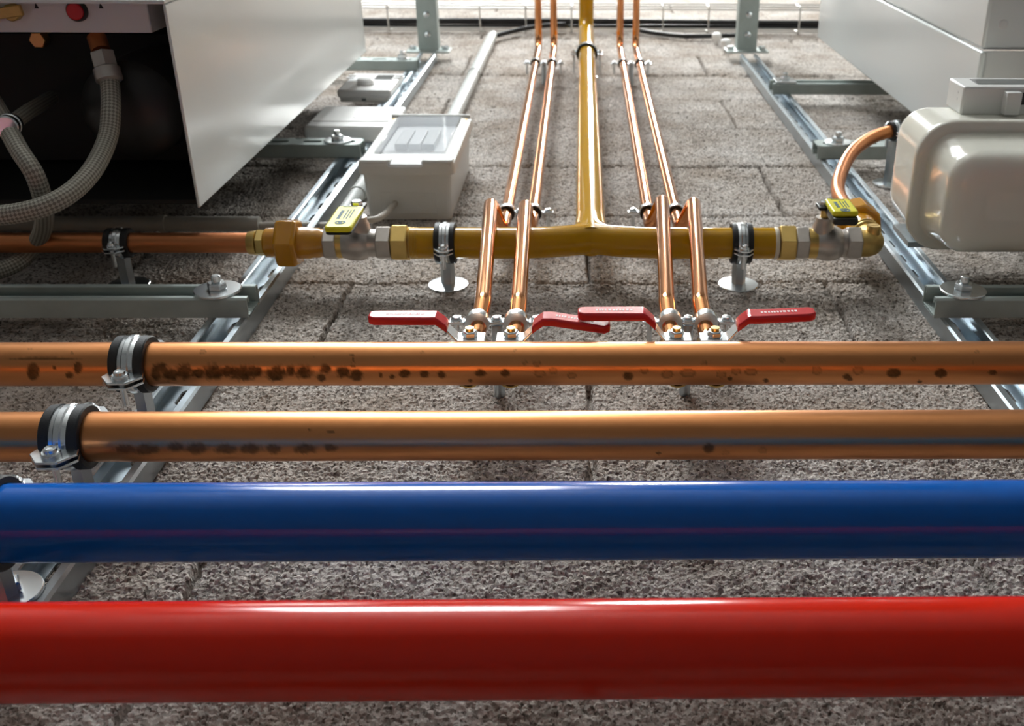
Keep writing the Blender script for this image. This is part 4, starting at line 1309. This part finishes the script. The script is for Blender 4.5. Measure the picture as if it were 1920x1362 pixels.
pa = at(868, 200, 0.0125); pb_ = at(917, 67, 0.0125)
xm = (pa.x + pb_.x) / 2
conduit(Vector((xm, -0.0125, Z0 + s1 - 0.03)), Vector((xm, -0.0125, pb_.z)), 0.0125, 'grey plastic conduit climbing the wall above the clear lidded box', sleeves=(0.58,))
pa = at(652, 392, 0.0125)
conduit(Vector((pa.x, -0.0125, at(640, 420, 0.0125).z)), Vector((pa.x, -0.0125, Z0 + 1.60)), 0.0105, 'grey plastic conduit between the left rail and the clear lidded box', sleeves=(0.42,))
pa = at(300, 420, 0.0135)
pe = at(487, 420, 0.0135)
conduit(Vector((-1.3, -0.0135, pa.z)), Vector((pe.x, -0.0135, pa.z)), 0.0098, 'long horizontal grey conduit on the wall behind the dull copper gas pipe', 'conduit_old', sleeves=(0.86,))
pe2 = at(640, 417, 0.0135)
tag(obj('wall_cable', MB().tube([Vector((pe.x - 0.006, -0.0105, pa.z + 0.001)), Vector((pe2.x + 0.01, -0.0105, pa.z + 0.001))], 0.0050, 20), 'cablegrey'), 'thick beige cable leaving the long horizontal conduit towards the boxes', 'cable')
tag(obj('wall_cable', MB().tube([Vector((pe.x - 0.004, -0.010, pa.z + 0.012)), Vector((pe2.x + 0.012, -0.010, pa.z + 0.012))], 0.0024, 16), 'cable'), 'thin black cable running just above the beige wall cable', 'cable')

# ------------------------------------------------- cable tray with cables
zt0 = at(1000, 62, 0.0).z
t = thing('cable_tray', 'bright wire basket cable tray across the top of the wall', 'cable tray', Vector((0, 0, zt0)))
dT = HW - (zt0 - Z0) / ((at(1000, 11, 0.0).z - Z0) / HW)
wr = 0.0022
for dd, zz in ((0.006, 0.0), (0.013, 0.0), (dT - 0.007, 0.0), (dT, 0.0), (dT, 0.05), (0.004, 0.05)):
    obj('long_wire', MB().cyl(Vector((-2.55, -dd, zt0 + zz)), Vector((2.15, -dd, zt0 + zz)), wr, 10), 'wire', t)
x_first = at(987, 30, 0.04).x; pitch = at(1072, 30, 0.04).x - at(987, 30, 0.04).x
k = -16
while x_first + k * pitch < 2.1:
    xx = x_first + k * pitch
    if xx > -2.5:
        pts = fillet([Vector((xx, -0.004, zt0 + 0.055)), Vector((xx, -0.004, zt0 - 0.005)), Vector((xx, -dT, zt0 - 0.005)), Vector((xx, -dT, zt0 + 0.06))], 0.008, 4)
        obj('cross_wire', MB().tube(pts, wr, 8), 'wire', t)
    k += 1
for i, (dd, zz, r, lab) in enumerate([(0.0152, 0.0125, 0.0060, 'thick black cable nearest the wall in the wire tray'), (0.0302, 0.0125, 0.0060, 'thick black cable lying in the middle of the wire tray'), (0.0225, 0.0252, 0.0050, 'black cable lying on top of the two others in the wire tray')]):
    pts = []
    for k in range(60):
        xx = -2.5 + 4.6 * k / 59
        pts.append(Vector((xx, -dd - 0.0012 * math.sin(xx * 5 + i * 2), zt0 + zz + 0.001 * math.sin(xx * 7 + i))))
    tag(obj('tray_cable', MB().tube(pts, r, 14), 'cable'), lab, 'cable', 'black cables in the wire tray')
ptop = Vector((xm, -0.0125, pb_.z))
tag(obj('branch_cable', MB().tube(spline([ptop - Z * 0.01, at(932, 66, 0.013), at(968, 57, 0.016), at(1005, 50, 0.022), at(1060, 45, 0.024)], 8), 0.006, 14), 'cable'), 'black cable rising from the tall grey conduit into the wire tray', 'cable')
tag(obj('branch_cable', MB().tube(spline([at(1190, 54, 0.014), at(1215, 60, 0.011), at(1260, 66, 0.009), at(1300, 68, 0.009), at(1390, 66, 0.010)], 8), 0.006, 14), 'cable'), 'black cable sagging out of the wire tray left of the right arm', 'cable')
